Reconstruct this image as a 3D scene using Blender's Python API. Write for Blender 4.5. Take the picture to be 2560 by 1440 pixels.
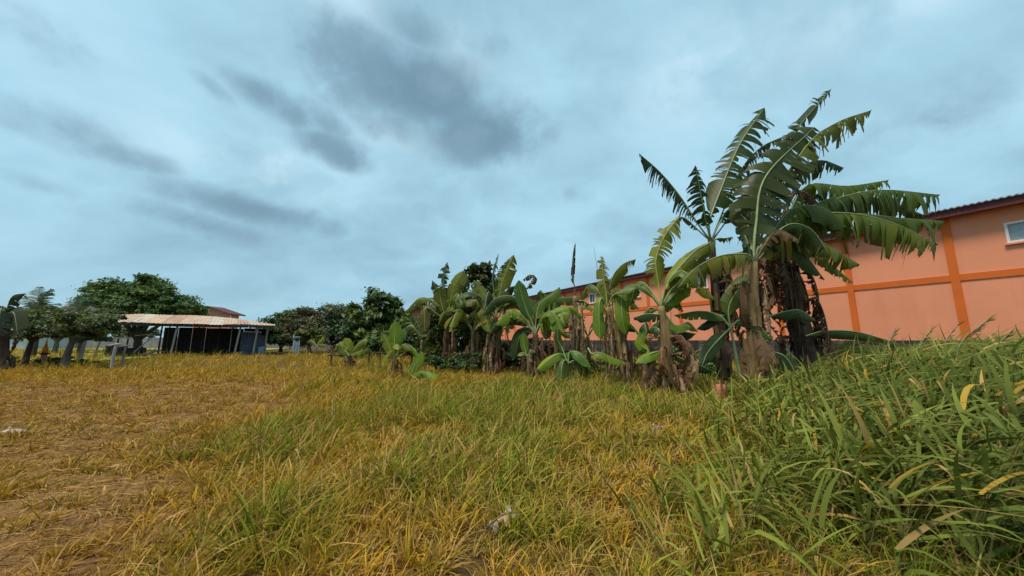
import bpy, math, random
import numpy as np
from mathutils import Vector, Matrix

# ------------------------------------------------------------------ camera, sky, sun, exposure
S = bpy.context.scene
for o in list(bpy.data.objects): bpy.data.objects.remove(o)
COL = S.collection
F_PX, CAM_H, PITCH = 860.0, 1.4, math.radians(8.6)
cam = bpy.data.cameras.new('camera'); camo = bpy.data.objects.new('camera', cam); COL.objects.link(camo)
cam.sensor_width = 36; cam.lens = F_PX / 2560 * 36; cam.clip_start = .05; cam.clip_end = 3000
camo.location = (0, 0, CAM_H); camo.rotation_euler = (math.pi/2 + PITCH, 0, 0)
S.camera = camo

EXPOSURE = 1.45
SUN_DIR = Vector((-.30, -.26, .90)).normalized()
SUN_STRENGTH = 1.5
S.view_settings.view_transform = 'Standard'; S.view_settings.look = 'None'
S.view_settings.gamma = 1; S.view_settings.use_curve_mapping = False
S.view_settings.exposure = EXPOSURE
sl = bpy.data.lights.new('sun', 'SUN'); sl.energy = SUN_STRENGTH; sl.angle = math.radians(14); sl.color = (1, .93, .80)
so = bpy.data.objects.new('sun', sl); COL.objects.link(so); so.location = (0, 0, 60)
so.rotation_euler = SUN_DIR.to_track_quat('Z', 'Y').to_euler()

def pix_dir(u, v):
    cx = (u-1280)/F_PX; cy = (720-v)/F_PX
    return Vector((cx, math.cos(PITCH)-cy*math.sin(PITCH), math.sin(PITCH)+cy*math.cos(PITCH)))
def at(u, v, Y):
    d = pix_dir(u, v); return Vector((0, 0, CAM_H)) + d*(Y/d.y)
def gpt(u, v):
    d = pix_dir(u, v); t = CAM_H/-d.z; return Vector((d.x*t, d.y*t, 0))

class NB:
    """small node-graph helper"""
    def __init__(s, tree): s.t = tree; s.n = tree.nodes; s.l = tree.links
    def new(s, kind, **kw):
        n = s.n.new(kind)
        for k, v in kw.items(): setattr(n, k, v)
        return n
    def put(s, sock, v):
        if isinstance(v, bpy.types.NodeSocket): s.l.new(v, sock)
        else: sock.default_value = v
    def math(s, op, a, b=0.0, c=0.0, clamp=False):
        n = s.new('ShaderNodeMath', operation=op); n.use_clamp = clamp
        s.put(n.inputs[0], a); s.put(n.inputs[1], b); s.put(n.inputs[2], c); return n.outputs[0]
    def vmath(s, op, a, b=(0, 0, 0), out=0):
        n = s.new('ShaderNodeVectorMath', operation=op); s.put(n.inputs[0], a); s.put(n.inputs[1], b); return n.outputs[out]
    def noise(s, vec, scale, detail=4, rough=.5, dist=0, dim='3D'):
        n = s.new('ShaderNodeTexNoise'); n.noise_dimensions = dim
        if vec is not None: s.put(n.inputs['Vector'], vec)
        s.put(n.inputs['Scale'], scale); s.put(n.inputs['Detail'], detail); s.put(n.inputs['Roughness'], rough); s.put(n.inputs['Distortion'], dist)
        return n
    def mixc(s, f, a, b, mode='MIX'):
        n = s.new('ShaderNodeMix', data_type='RGBA', blend_type=mode); n.clamp_factor = True
        s.put(n.inputs[0], f)
        for k, v in ((6, a), (7, b)):
            s.put(n.inputs[k], v if isinstance(v, bpy.types.NodeSocket) else (v[0], v[1], v[2], 1))
        return n.outputs[2]
    def ramp(s, f, stops):
        n = s.new('ShaderNodeValToRGB'); e = n.color_ramp.elements
        while len(e) < len(stops): e.new(.5)
        for el, (p, c) in zip(e, stops): el.position = p; el.color = (c[0], c[1], c[2], 1)
        s.put(n.inputs[0], f); return n.outputs[0]
    def smooth(s, x, a, b):
        n = s.new('ShaderNodeMapRange', interpolation_type='SMOOTHSTEP'); s.put(n.inputs[0], x)
        n.inputs[1].default_value = a; n.inputs[2].default_value = b; return n.outputs[0]

# overcast sky: NISHITA daylight seen through a closed deck of soft cloud
W = bpy.data.worlds.new('World'); S.world = W; W.use_nodes = True
g = NB(W.node_tree); g.n.clear()
sky = g.new('ShaderNodeTexSky', sky_type='NISHITA'); sky.sun_disc = False
sky.sun_elevation = math.asin(SUN_DIR.z); sky.sun_rotation = math.atan2(SUN_DIR.x, SUN_DIR.y)
bg_sky = g.new('ShaderNodeBackground'); g.l.new(sky.outputs[0], bg_sky.inputs[0]); bg_sky.inputs[1].default_value = .05
tc = g.new('ShaderNodeTexCoord'); D = g.vmath('NORMALIZE', tc.outputs['Generated'])
sep = g.new('ShaderNodeSeparateXYZ'); g.l.new(D, sep.inputs[0]); dx, dy, dz = sep.outputs
zz = g.math('ADD', g.math('MAXIMUM', dz, 0.0), .42)
cmb = g.new('ShaderNodeCombineXYZ'); g.l.new(g.math('DIVIDE', dx, zz), cmb.inputs[0]); g.l.new(g.math('DIVIDE', dy, zz), cmb.inputs[1])
P = cmb.outputs[0]
warp = g.noise(P, 1.6, 5, .55)
wv = g.vmath('MULTIPLY', g.vmath('SUBTRACT', warp.outputs['Color'], (.5, .5, .5)), (.42, .42, 0))
PW = g.vmath('ADD', P, wv)
big = g.noise(PW, 1.15, 5, .52).outputs[0]
mid = g.noise(g.vmath('MULTIPLY', PW, (1.0, 1.25, 1)), 3.1, 6, .52).outputs[0]
fine = g.noise(g.vmath('ADD', g.vmath('ADD', D, g.vmath('MULTIPLY', wv, (.35, .35, .35))), (7.3, 2.1, 0)), 7.0, 6, .58).outputs[0]
base = g.math('ADD', g.math('MULTIPLY', big, .62), g.math('MULTIPLY', mid, .38))
# the separate darker clouds hanging under the deck: (u, v, half width, half height, tilt, weight) of each, turned into directions
CLOUDS = [(1080, 240, 250, 105, 10, 1.0), (1190, 325, 190, 80, 6, 1.0), (950, 180, 150, 60, 16, .7), (690, 260, 130, 48, 16, .8), (1010, 310, 120, 60, 10, .7),
          (830, 375, 120, 48, 12, .8), (540, 225, 60, 32, 25, .6), (1040, 70, 120, 60, 12, .75), (330, 395, 110, 40, 6, .6), (800, 300, 90, 40, 18, .6),
          (140, 310, 160, 70, 8, .55), (620, 520, 200, 40, 4, .85), (490, 560, 180, 42, 7, .7), (60, 70, 150, 110, 0, .4), (560, 600, 120, 25, 5, .5),
          (60, 450, 110, 28, 8, .4), (1560, 60, 160, 60, 3, .35), (1230, 130, 70, 60, 6, .45), (2350, 300, 350, 120, 0, .42), (1900, 190, 300, 60, 0, .3), (1400, 480, 200, 40, 4, .3)]
blob = None
for (u, v, a, b, tilt, wgt) in CLOUDS:
    d0 = pix_dir(u, v).normalized()
    ex = d0.cross(Vector((0, 0, 1))).normalized(); ey = ex.cross(d0).normalized()
    th = math.radians(-tilt); ax = ex*math.cos(th) + ey*math.sin(th); ay = ey*math.cos(th) - ex*math.sin(th)
    k = pix_dir(u, v).length*F_PX
    # warp the direction a little with the cloud noise so that no edge is an ellipse
    q1 = g.math('MULTIPLY', g.vmath('DOT_PRODUCT', D, tuple(ax), 1), k/a)
    q2 = g.math('MULTIPLY', g.vmath('DOT_PRODUCT', D, tuple(ay), 1), k/b)
    r2 = g.math('ADD', g.math('MULTIPLY', q1, q1), g.math('MULTIPLY', q2, q2))
    infront = g.math('GREATER_THAN', g.vmath('DOT_PRODUCT', D, tuple(d0), 1), 0)
    e = g.math('MULTIPLY', g.math('POWER', 2.718, g.math('MULTIPLY', r2, -.75)), infront)
    e = g.math('MULTIPLY', e, wgt)
    blob = e if blob is None else g.math('MAXIMUM', blob, e)
edge = g.math('ADD', g.math('MULTIPLY', mid, .45), g.math('MULTIPLY', fine, .70))
bl = g.smooth(g.math('ADD', blob, g.math('MULTIPLY', g.math('SUBTRACT', edge, .575), 2.0)), .22, .92)
bl = g.math('MULTIPLY', bl, g.smooth(blob, .05, .35))
kk = .405
def sc(c, m=kk): return tuple(x*m for x in c)
deck = g.ramp(base, [(.30, sc((.22, .38, .48))), (.44, sc((.31, .53, .65))), (.55, sc((.40, .66, .80))), (.70, sc((.50, .76, .90)))])
low = g.smooth(dz, .0, .30)                                   # thicker air low down
deck = g.mixc(g.math('MULTIPLY', g.math('SUBTRACT', 1, low), .55), deck, sc((.29, .49, .61)))
glow = None                                                     # thin places where the deck lets more light through
for (u, v, a, b) in ((2260, 0, 230, 60), (1130, 105, 55, 45), (880, 0, 120, 40), (1180, 200, 90, 50), (1010, 340, 90, 40), (650, 400, 180, 60), (1760, 170, 160, 90)):
    d0 = pix_dir(u, v).normalized(); ex = d0.cross(Vector((0, 0, 1))).normalized(); ey = ex.cross(d0).normalized(); k = pix_dir(u, v).length*F_PX
    q1 = g.math('MULTIPLY', g.vmath('DOT_PRODUCT', D, tuple(ex), 1), k/a); q2 = g.math('MULTIPLY', g.vmath('DOT_PRODUCT', D, tuple(ey), 1), k/b)
    e = g.math('POWER', 2.718, g.math('MULTIPLY', g.math('ADD', g.math('MULTIPLY', q1, q1), g.math('MULTIPLY', q2, q2)), -.8))
    e = g.math('MULTIPLY', e, g.math('GREATER_THAN', g.vmath('DOT_PRODUCT', D, tuple(d0), 1), 0)); glow = e if glow is None else g.math('MAXIMUM', glow, e)
glow = g.math('MULTIPLY', glow, g.smooth(edge, .42, .68))
deck = g.mixc(g.math('MULTIPLY', glow, .75), deck, sc((.60, .82, .92)))
dark = g.mixc(g.smooth(fine, .3, .7), sc((.12, .22, .30)), sc((.19, .31, .40)))
cl = g.mixc(g.math('MULTIPLY', bl, .85), deck, dark)
bg_c = g.new('ShaderNodeBackground'); g.l.new(cl, bg_c.inputs[0])
mx = g.new('ShaderNodeMixShader'); mx.inputs[0].default_value = .93
g.l.new(bg_sky.outputs[0], mx.inputs[1]); g.l.new(bg_c.outputs[0], mx.inputs[2])
wo = g.new('ShaderNodeOutputWorld'); g.l.new(mx.outputs[0], wo.inputs[0])

# ------------------------------------------------------------------ helpers
rng = np.random.default_rng(7); random.seed(7)
def vn(x, y, seed=0):
    x = np.asarray(x, float); y = np.asarray(y, float)
    i = np.floor(x); j = np.floor(y); fx = x-i; fy = y-j; fx = fx*fx*(3-2*fx); fy = fy*fy*(3-2*fy)
    def h(a, b): s = np.sin(a*127.1+b*311.7+seed*74.7)*43758.5453; return s-np.floor(s)
    return (h(i, j)*(1-fx)+h(i+1, j)*fx)*(1-fy)+(h(i, j+1)*(1-fx)+h(i+1, j+1)*fx)*fy
def fbm(x, y, seed=0, o=3): return sum(vn(x*2**k, y*2**k, seed+k)/2**k for k in range(o))/sum(.5**k for k in range(o))
def gz(x, y):
    near = np.clip(1-np.abs(y-8)/40, 0, 1)
    return (fbm(x*.35, y*.35, 3)-.5)*.16*near + (fbm(x*1.6, y*1.6, 9)-.5)*.07*near

def obj(name, V, Fc, m, parent=None, smooth=False, cols=None, origin=None):
    me = bpy.data.meshes.new(name)
    V = np.asarray(V, float)
    if origin is not None: V = V-np.asarray(origin, float)
    me.from_pydata(V.tolist(), [], [tuple(f) for f in Fc])
    if cols is not None:
        a = me.color_attributes.new('Col', 'FLOAT_COLOR', 'POINT')
        c = np.ones((len(V), 4), np.float32); c[:, :3] = cols; a.data.foreach_set('color', c.ravel())
    if smooth: me.polygons.foreach_set('use_smooth', [True]*len(me.polygons))
    me.materials.append(M[m]); me.update()
    o = bpy.data.objects.new(name, me); COL.objects.link(o)
    if parent is not None: o.parent = parent
    return o
def raw(name, V, loops, totals, m, cols, parent=None, origin=None, smooth=False):
    """big meshes straight from arrays"""
    me = bpy.data.meshes.new(name)
    V = np.asarray(V, np.float32)
    if origin is not None: V = V-np.asarray(origin, np.float32)
    me.vertices.add(len(V)); me.vertices.foreach_set('co', V.ravel())
    me.loops.add(len(loops)); me.loops.foreach_set('vertex_index', loops.astype(np.int32))
    me.polygons.add(len(totals)); st = np.concatenate([[0], np.cumsum(totals)[:-1]])
    me.polygons.foreach_set('loop_start', st.astype(np.int32))
    me.update(calc_edges=True)
    a = me.color_attributes.new('Col', 'FLOAT_COLOR', 'POINT')
    c = np.ones((len(V), 4), np.float32); c[:, :3] = cols; a.data.foreach_set('color', c.ravel())
    if smooth: me.polygons.foreach_set('use_smooth', np.ones(len(totals), bool))
    me.materials.append(M[m]); me.validate()
    o = bpy.data.objects.new(name, me); COL.objects.link(o)
    if parent is not None: o.parent = parent
    return o
def tag(o, label=None, cat=None, group=None, kind=None):
    if label: o['label'] = label
    if cat: o['category'] = cat
    if group: o['group'] = group
    if kind: o['kind'] = kind
    return o
def empty(name, loc, label, cat, group=None, rz=0):
    o = bpy.data.objects.new(name, None); COL.objects.link(o); o.location = loc; o.rotation_euler.z = rz
    o.empty_display_size = .2
    return tag(o, label, cat, group)
def box(x0, x1, y0, y1, z0, z1):
    V = [(x, y, z) for z in (z0, z1) for y in (y0, y1) for x in (x0, x1)]
    return V, [(0, 2, 3, 1), (4, 5, 7, 6), (0, 1, 5, 4), (2, 6, 7, 3), (0, 4, 6, 2), (1, 3, 7, 5)]
class MB:
    def __init__(s): s.V = []; s.F = []; s.C = []
    def add(s, V, Fc, col=None):
        k = len(s.V); s.V += [tuple(v) for v in V]; s.F += [tuple(i+k for i in f) for f in Fc]
        if col is not None: s.C += [col]*len(V)
        return s
    def box(s, *a): return s.add(*box(*a))
    def tube(s, pts, rad, n=7, cap=True, jit=0, col=None):
        V, Fc = tube(pts, rad, n, cap, jit); return s.add(V, Fc, col)
    def build(s, name, m, parent=None, smooth=False, origin=None):
        return obj(name, s.V, s.F, m, parent, smooth, np.array(s.C) if s.C else None, origin)
def tube(pts, rad, n=7, cap=True, jit=0):
    pts = [Vector(p) for p in pts]; V = []; Fc = []
    ref = Vector((0.3, 1, .1)).normalized()
    for i, p in enumerate(pts):
        t = (pts[min(i+1, len(pts)-1)]-pts[max(i-1, 0)]).normalized()
        a = t.cross(ref)
        if a.length < 1e-3: a = t.cross(Vector((1, 0, 0)))
        a.normalize(); b = t.cross(a)
        r = rad[i] if hasattr(rad, '__len__') else rad
        for k in range(n):
            th = 2*math.pi*k/n; rr = r*(1+random.uniform(-jit, jit))
            V.append(p+a*math.cos(th)*rr+b*math.sin(th)*rr)
    for i in range(len(pts)-1):
        for k in range(n):
            k2 = (k+1) % n; Fc.append((i*n+k, i*n+k2, (i+1)*n+k2, (i+1)*n+k))
    if cap: Fc.append(tuple(range(n))[::-1]); Fc.append(tuple((len(pts)-1)*n+k for k in range(n)))
    return V, Fc
def curve(ctrl, n):
    """Catmull-Rom through the control points, evenly spread"""
    c = [Vector(p) for p in ctrl]
    if len(c) == 2: return [c[0].lerp(c[1], i/(n-1)) for i in range(n)]
    e = [c[0]*2-c[1]]+c+[c[-1]*2-c[-2]]; out = []
    for i in range(len(c)-1):
        p0, p1, p2, p3 = e[i:i+4]
        for k in range(16):
            t = k/16; out.append(.5*((2*p1)+(p2-p0)*t+(2*p0-5*p1+4*p2-p3)*t*t+(3*p1-p0-3*p2+p3)*t**3))
    out.append(c[-1])
    d = [0]
    for a, b in zip(out, out[1:]): d.append(d[-1]+(b-a).length)
    res = []; j = 0
    for i in range(n):
        s = d[-1]*i/(n-1)
        while j < len(d)-2 and d[j+1] < s: j += 1
        f = (s-d[j])/max(d[j+1]-d[j], 1e-9); res.append(out[j].lerp(out[j+1], min(max(f, 0), 1)))
    return res

# ------------------------------------------------------------------ materials
M = {}
def surf(name, col, rough=.8, var=.25, scale=3.0, bump=.0, bscale=30, spec=.3, stain=None, metal=0, alt=None, stretch=(1, 1, 1)):
    m = bpy.data.materials.new(name); m.use_nodes = True; b = NB(m.node_tree); p = b.n['Principled BSDF']
    t = b.new('ShaderNodeTexCoord'); vec = b.vmath('MULTIPLY', t.outputs['Object'], stretch)
    n = b.noise(vec, scale, 6, .6).outputs[0]
    c2 = alt if alt else tuple(x*(1-var) for x in col)
    c = b.mixc(b.smooth(n, .32, .68), c2, col)
    if stain:
        n2 = b.noise(b.vmath('MULTIPLY', t.outputs['Object'], stain[2]), stain[1], 5, .65).outputs[0]
        c = b.mixc(b.math('MULTIPLY', b.smooth(n2, .48, .72), stain[3]), c, stain[0])
    b.l.new(c, p.inputs['Base Color']); p.inputs['Roughness'].default_value = rough
    p.inputs['Specular IOR Level'].default_value = spec; p.inputs['Metallic'].default_value = metal
    if bump:
        bn = b.noise(vec, bscale, 5, .6).outputs[0]; bp = b.new('ShaderNodeBump'); bp.inputs['Strength'].default_value = bump; bp.inputs['Distance'].default_value = .02
        b.l.new(bn, bp.inputs['Height']); b.l.new(bp.outputs[0], p.inputs['Normal'])
    M[name] = m; return m
def foliage(name, trans=.25, rough=.55, spec=.35, var=.25, scale=6, tint=(1.15, 1.2, .55), bump=.0):
    """leaf material: pigment from the Col attribute, part of the light passing through"""
    m = bpy.data.materials.new(name); m.use_nodes = True; b = NB(m.node_tree); p = b.n['Principled BSDF']; out = b.n['Material Output']
    a = b.new('ShaderNodeAttribute'); a.attribute_name = 'Col'
    t = b.new('ShaderNodeTexCoord'); n = b.noise(t.outputs['Object'], scale, 4, .6).outputs[0]
    f = b.math('ADD', b.math('MULTIPLY', n, 2*var), 1-var)
    c = b.vmath('SCALE', a.outputs['Color']); b.put(c.node.inputs['Scale'], f)
    b.l.new(c, p.inputs['Base Color']); p.inputs['Roughness'].default_value = rough; p.inputs['Specular IOR Level'].default_value = spec
    tr = b.new('ShaderNodeBsdfTranslucent'); b.l.new(b.vmath('MULTIPLY', c, tint), tr.inputs[0])
    mx = b.new('ShaderNodeMixShader'); mx.inputs[0].default_value = trans
    b.l.new(p.outputs[0], mx.inputs[1]); b.l.new(tr.outputs[0], mx.inputs[2]); b.l.new(mx.outputs[0], out.inputs[0])
    if bump:
        bn = b.noise(t.outputs['Object'], 14, 3, .5).outputs[0]; bp = b.new('ShaderNodeBump'); bp.inputs['Strength'].default_value = bump; bp.inputs['Distance'].default_value = .03
        b.l.new(bn, bp.inputs['Height']); b.l.new(bp.outputs[0], p.inputs['Normal'])
    M[name] = m
foliage('banana_lamina', .40, .45, .24, .25, 5, (1.25, 1.15, .45), bump=.25)
foliage('grass_blade', .26, .7, .08, .12, 3, (1.2, 1.15, .4))
foliage('tree_leaf', .2, .55, .3, .25, .8)
foliage('dead_leaf', .12, .85, .1, .4, 9, (1.1, .9, .6))
surf('salmon_paint', (.76, .285, .160), .9, .07, .6, .08, 60, spec=.1, stain=((.62, .23, .13), .9, (1.6, 1, .22), .45))
surf('orange_paint', (.64, .13, .016), .75, .12, 1.2, .06, 50)
surf('block_dark', (.060, .047, .044), .95, .5, 3, .5, 25, stain=((.20, .17, .16), 1.7, (1, 1, .5), .6))
surf('fascia_maroon', (.115, .030, .030), .7, .3, 2, .1, 30, stretch=(1, 1, 4))
surf('roof_metal', (.33, .36, .38), .5, .25, 1, .05, 20, metal=.3)
surf('soffit', (.25, .09, .06), .9, .2, 2)
surf('frame_white', (.72, .70, .68), .5, .1, 4)
surf('glass_dark', (.055, .075, .095), .12, .3, 2, spec=.6)
surf('glass_pale', (.30, .36, .40), .2, .3, 1.5, spec=.6)
surf('bark_grey', (.17, .145, .12), .9, .5, 6, .8, 18, stretch=(1, 1, .3))
surf('bark_dark', (.065, .05, .04), .9, .4, 6, .8, 18, stretch=(1, 1, .3))
surf('wood_weathered', (.25, .215, .175), .85, .5, 5, .5, 20, stretch=(1, 1, .15))
surf('wood_pale', (.36, .33, .29), .8, .4, 5, .4, 20, stretch=(1, 1, .15))
surf('tin_rust', (.50, .31, .20), .6, .25, 1.2, .1, 12, stain=((.56, .50, .42), .8, (1, 3, 1), .8))
surf('tin_pale', (.55, .44, .34), .6, .3, 1.2, .1, 12, stain=((.40, .22, .13), 1.2, (1, 3, 1), .6))
surf('tin_brown', (.42, .23, .14), .65, .3, 1.2, .1, 12, stain=((.55, .46, .38), 1.0, (1, 3, 1), .6))
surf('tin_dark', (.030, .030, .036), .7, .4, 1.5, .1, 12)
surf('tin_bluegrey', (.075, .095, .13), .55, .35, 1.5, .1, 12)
surf('tin_blue', (.20, .28, .36), .5, .3, 2)
surf('stem_brown', (.27, .165, .07), .8, .55, 5, .6, 16, stretch=(1, 1, .22), stain=((.40, .30, .10), 3, (1, 1, .3), .7))
surf('stem_dark', (.085, .052, .036), .9, .5, 5, .7, 16, stretch=(1, 1, .22), stain=((.22, .14, .07), 3, (1, 1, .3), .6))
surf('stem_green', (.17, .19, .05), .55, .35, 4, .3, 12, stretch=(1, 1, .25), stain=((.24, .15, .06), 2.5, (1, 1, .4), .7))
surf('rib_pale', (.26, .31, .13), .5, .25, 3)
surf('rib_yellow', (.36, .34, .08), .5, .25, 3)
surf('rib_brown', (.20, .12, .06), .8, .4, 3)
surf('stump_cut', (.42, .17, .075), .85, .5, 7, .6, 20, stain=((.20, .07, .04), 4, (1, 1, .4), .7))
surf('plaster_pink', (.50, .24, .19), .9, .15, .6)
surf('plaster_grey', (.24, .23, .24), .9, .3, .6)
surf('plaster_white', (.55, .58, .62), .9, .15, .6)
surf('roof_green', (.22, .25, .20), .8, .3, .8)
surf('post_pink', (.42, .22, .17), .8, .3, 5)
surf('cone_orange', (.80, .25, .02), .6, .2, 5)
surf('black_rubber', (.03, .028, .03), .7, .3, 5)

def ground_mat():
    m = bpy.data.materials.new('field_soil'); m.use_nodes = True; b = NB(m.node_tree); p = b.n['Principled BSDF']
    t = b.new('ShaderNodeTexCoord'); o = t.outputs['Object']
    n1 = b.noise(o, .45, 6, .6).outputs[0]; n2 = b.noise(o, 2.3, 6, .65).outputs[0]; n3 = b.noise(b.vmath('MULTIPLY', o, (1, 2.4, 1)), 14, 5, .7).outputs[0]
    soil = b.ramp(n2, [(.30, (.085, .042, .020)), (.48, (.19, .092, .040)), (.62, (.27, .14, .065)), (.78, (.36, .23, .13))])
    straw = b.ramp(n3, [(.32, (.065, .034, .014)), (.5, (.22, .115, .036)), (.7, (.38, .23, .08))])
    c = b.mixc(b.smooth(n1, .40, .62), soil, straw)
    grn = b.mixc(b.smooth(n2, .35, .65), (.075, .050, .020), (.060, .055, .015))  # soil and thatch, its colour darkened to deepen the shade between tufts
    sp = b.new('ShaderNodeSeparateXYZ'); b.l.new(o, sp.inputs[0])
    right = b.smooth(b.math('ADD', b.math('ADD', sp.outputs[0], b.math('MULTIPLY', sp.outputs[1], .55)), b.math('MULTIPLY', n1, 2.0)), -1.0, 3.0)
    far = b.smooth(sp.outputs[1], 9, 22)
    c = b.mixc(b.math('MULTIPLY', b.math('MAXIMUM', right, far), .8), c, grn)
    b.l.new(c, p.inputs['Base Color']); p.inputs['Roughness'].default_value = 1; p.inputs['Specular IOR Level'].default_value = .05
    bp = b.new('ShaderNodeBump'); bp.inputs['Strength'].default_value = .9; bp.inputs['Distance'].default_value = .03
    b.l.new(b.math('ADD', n3, n2), bp.inputs['Height']); b.l.new(bp.outputs[0], p.inputs['Normal'])
    M['field_soil'] = m
ground_mat()
surf('lawn_green', (.20, .22, .03), .95, .3, .25, .4, 8, alt=(.25, .22, .035))

# ------------------------------------------------------------------ the setting
def spaced(lim, n, k=3.2): t = np.linspace(-1, 1, n); return np.sign(t)*(np.expm1(np.abs(t)*k)/np.expm1(k))*lim
gx = spaced(900, 181, 6.0); gy = spaced(900, 181, 6.0)+8
GX, GY = np.meshgrid(gx, gy); GZ = gz(GX, GY)
V = np.stack([GX, GY, GZ], -1).reshape(-1, 3); n = len(gx)
ii, jj = np.meshgrid(np.arange(n-1), np.arange(n-1)); q = (jj*n+ii).ravel()
loops = np.stack([q, q+1, q+n+1, q+n], 1).ravel()
tag(raw('ground', V, loops, np.full(len(q), 4), 'field_soil', np.ones(3), smooth=True), 'dry brown field soil under the grass', kind='structure')
# mown lawn beyond the left-hand trees
lv = [gpt(-500, 905)*1.0, gpt(250, 905), Vector((-40, 75, 0)), Vector((-140, 75, 0))]
tag(obj('lawn', [(p.x, p.y, .09) for p in lv], [(0, 1, 2, 3)], 'lawn_green'), 'mown bright green lawn beyond the left-hand trees', kind='structure')

# --- the long salmon building on the right
BA = math.atan2(.874, -.486)
B0 = Vector((18.0, 13.75, 0))
ZP, ZB, ZE = 1.38, 4.02, 6.40          # top of the plinth, top of the band, eave
bld = empty('warehouse', B0, 'long salmon pink two-storey building with orange pilasters and maroon eave', 'building', rz=BA)
TMIN, TMAX = -9.0, 47.0
def wall_t(u, v=850):
    d = pix_dir(u, v); k = d.x/d.y; return (B0.x-k*B0.y)/(.486+k*.874)
PIL = [-6.3, -3.1, 0.0, wall_t(2145, 845)]
t7 = wall_t(1707); PIL += [PIL[-1]+(t7-PIL[-1])*k/3 for k in (1, 2, 3)] + [wall_t(1627), wall_t(1561)]
while PIL[-1]+2.65 < TMAX: PIL.append(PIL[-1]+2.65)
PW_ = .235
edges = [TMIN]+PIL+[TMAX]
wins = {2: [(-.95-.55, -.95+.05)]}
WIN = []                                # (t0, t1, z0, z1, kind)
tw = wall_t(2513, 580); WIN.append((tw-1.0, tw, 5.0, 5.78, 'pale'))
for u, k in ((1755, 'pale'), (1590, 'dark'), (1480, 'dark')):
    tw = wall_t(u, 720); WIN.append((tw-.42, tw+.42, 4.85, 5.75, k))
for i in range(len(edges)-1):
    a = edges[i]+(PW_/2 if i else 0); b = edges[i+1]-(PW_/2 if i < len(edges)-2 else 0)
    MB().box(a, b, -.22, 0, ZP, ZB-.26).build('wall_panel', 'salmon_paint', bld)
    w = [x for x in WIN if a < (x[0]+x[1])/2 < b]
    m = MB()
    if w:
        t0, t1, z0, z1, kind = w[0]; t0 = max(t0, a+.1); t1 = min(t1, b-.1)
        m.box(a, t0, -.22, 0, ZB, ZE); m.box(t1, b, -.22, 0, ZB, ZE); m.box(t0, t1, -.22, 0, ZB, z0); m.box(t0, t1, -.22, 0, z1, ZE)
        wn = MB(); fw = .07
        wn.box(t0, t1, -.10, .03, z0, z0+fw).box(t0, t1, -.10, .03, z1-fw, z1).box(t0, t0+fw, -.10, .03, z0+fw, z1-fw).box(t1-fw, t1, -.10, .03, z0+fw, z1-fw)
        wo_ = wn.build('window', 'frame_white', bld)
        tm = (t0+t1)/2
        MB().box(t0-.06, t1+.06, -.02, .09, z0-.07, z0-.002).build('sill', 'salmon_paint', wo_)
        MB().box(t0+fw, tm-.02, -.075, -.06, z0+fw, z1-fw).build('pane', 'glass_dark', wo_)
        MB().box(tm+.02, t1-fw, -.075, -.06, z0+fw, z1-fw).build('pane', 'glass_pale' if kind == 'pale' else 'glass_dark', wo_)
        MB().box(tm-.02, tm+.02, -.09, -.04, z0+fw, z1-fw).build('mullion', 'frame_white', wo_)
    else: m.box(a, b, -.22, 0, ZB, ZE)
    m.build('wall_panel', 'salmon_paint', bld)
    MB().box(a, b, -.22, .035, ZB-.26, ZB).build('band', 'orange_paint', bld)
for t in PIL: MB().box(t-PW_/2, t+PW_/2, -.22, .06, ZP, ZE).build('pilaster', 'orange_paint', bld)
# plinth of rough dark blocks, each block its own small box with raked joints
m = MB(); r = random.Random(3); z = -.2; course = 0
MBk = box
m.box(TMIN, TMAX, -.3, .01, -.3, ZP-.02)
while z < ZP-.05:
    h = min(.2, ZP-z); t = TMIN-(.2 if course % 2 else 0)
    while t < TMAX:
        e = r.uniform(-.008, .012); m.box(max(t+.006, TMIN), min(t+.394, TMAX), .012, .05+e, z+.006, z+h-.006); t += .4
    z += h; course += 1
tag(m.build('plinth', 'block_dark', bld), 'dark stained block plinth under the salmon wall', kind='stuff')
MB().box(TMIN, TMAX, -10, -.31, -.3, ZE-.05).build('rear_wall', 'salmon_paint', bld)
# roof: fascia in board lengths, corrugated sheets above it
t = TMIN
while t < TMAX:
    e = min(t+4.6, TMAX); dz_ = r.uniform(-.015, .015)
    MB().box(t+.004, e-.004, .42, .46, ZE-.06+dz_, ZE+.22+dz_).build('fascia_board', 'fascia_maroon', bld); t = e
MB().box(TMIN, TMAX, -.25, .419, ZE, ZE+.03).build('soffit', 'soffit', bld)
t = TMIN
while t < TMAX:
    m = MB(); ns = 12; w_ = 1.0; Vv = []; Ff = []
    for s in range(ns+1):
        x = t+w_*s/ns; c = .022*math.cos(s*math.pi)
        for (y, zz_) in ((.55, ZE+.235), (-5.2, ZE+1.2)):
            Vv.append((x, y, zz_+c)); Vv.append((x, y, zz_+c+.035))
    for s in range(ns):
        k = s*4; Ff += [(k+1, k+5, k+7, k+3), (k, k+2, k+6, k+4), (k, k+4, k+5, k+1), (k+2, k+3, k+7, k+6)]
    m.add(Vv, Ff); m.build('roof_sheet', 'roof_metal', bld); t += w_*1.002

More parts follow.
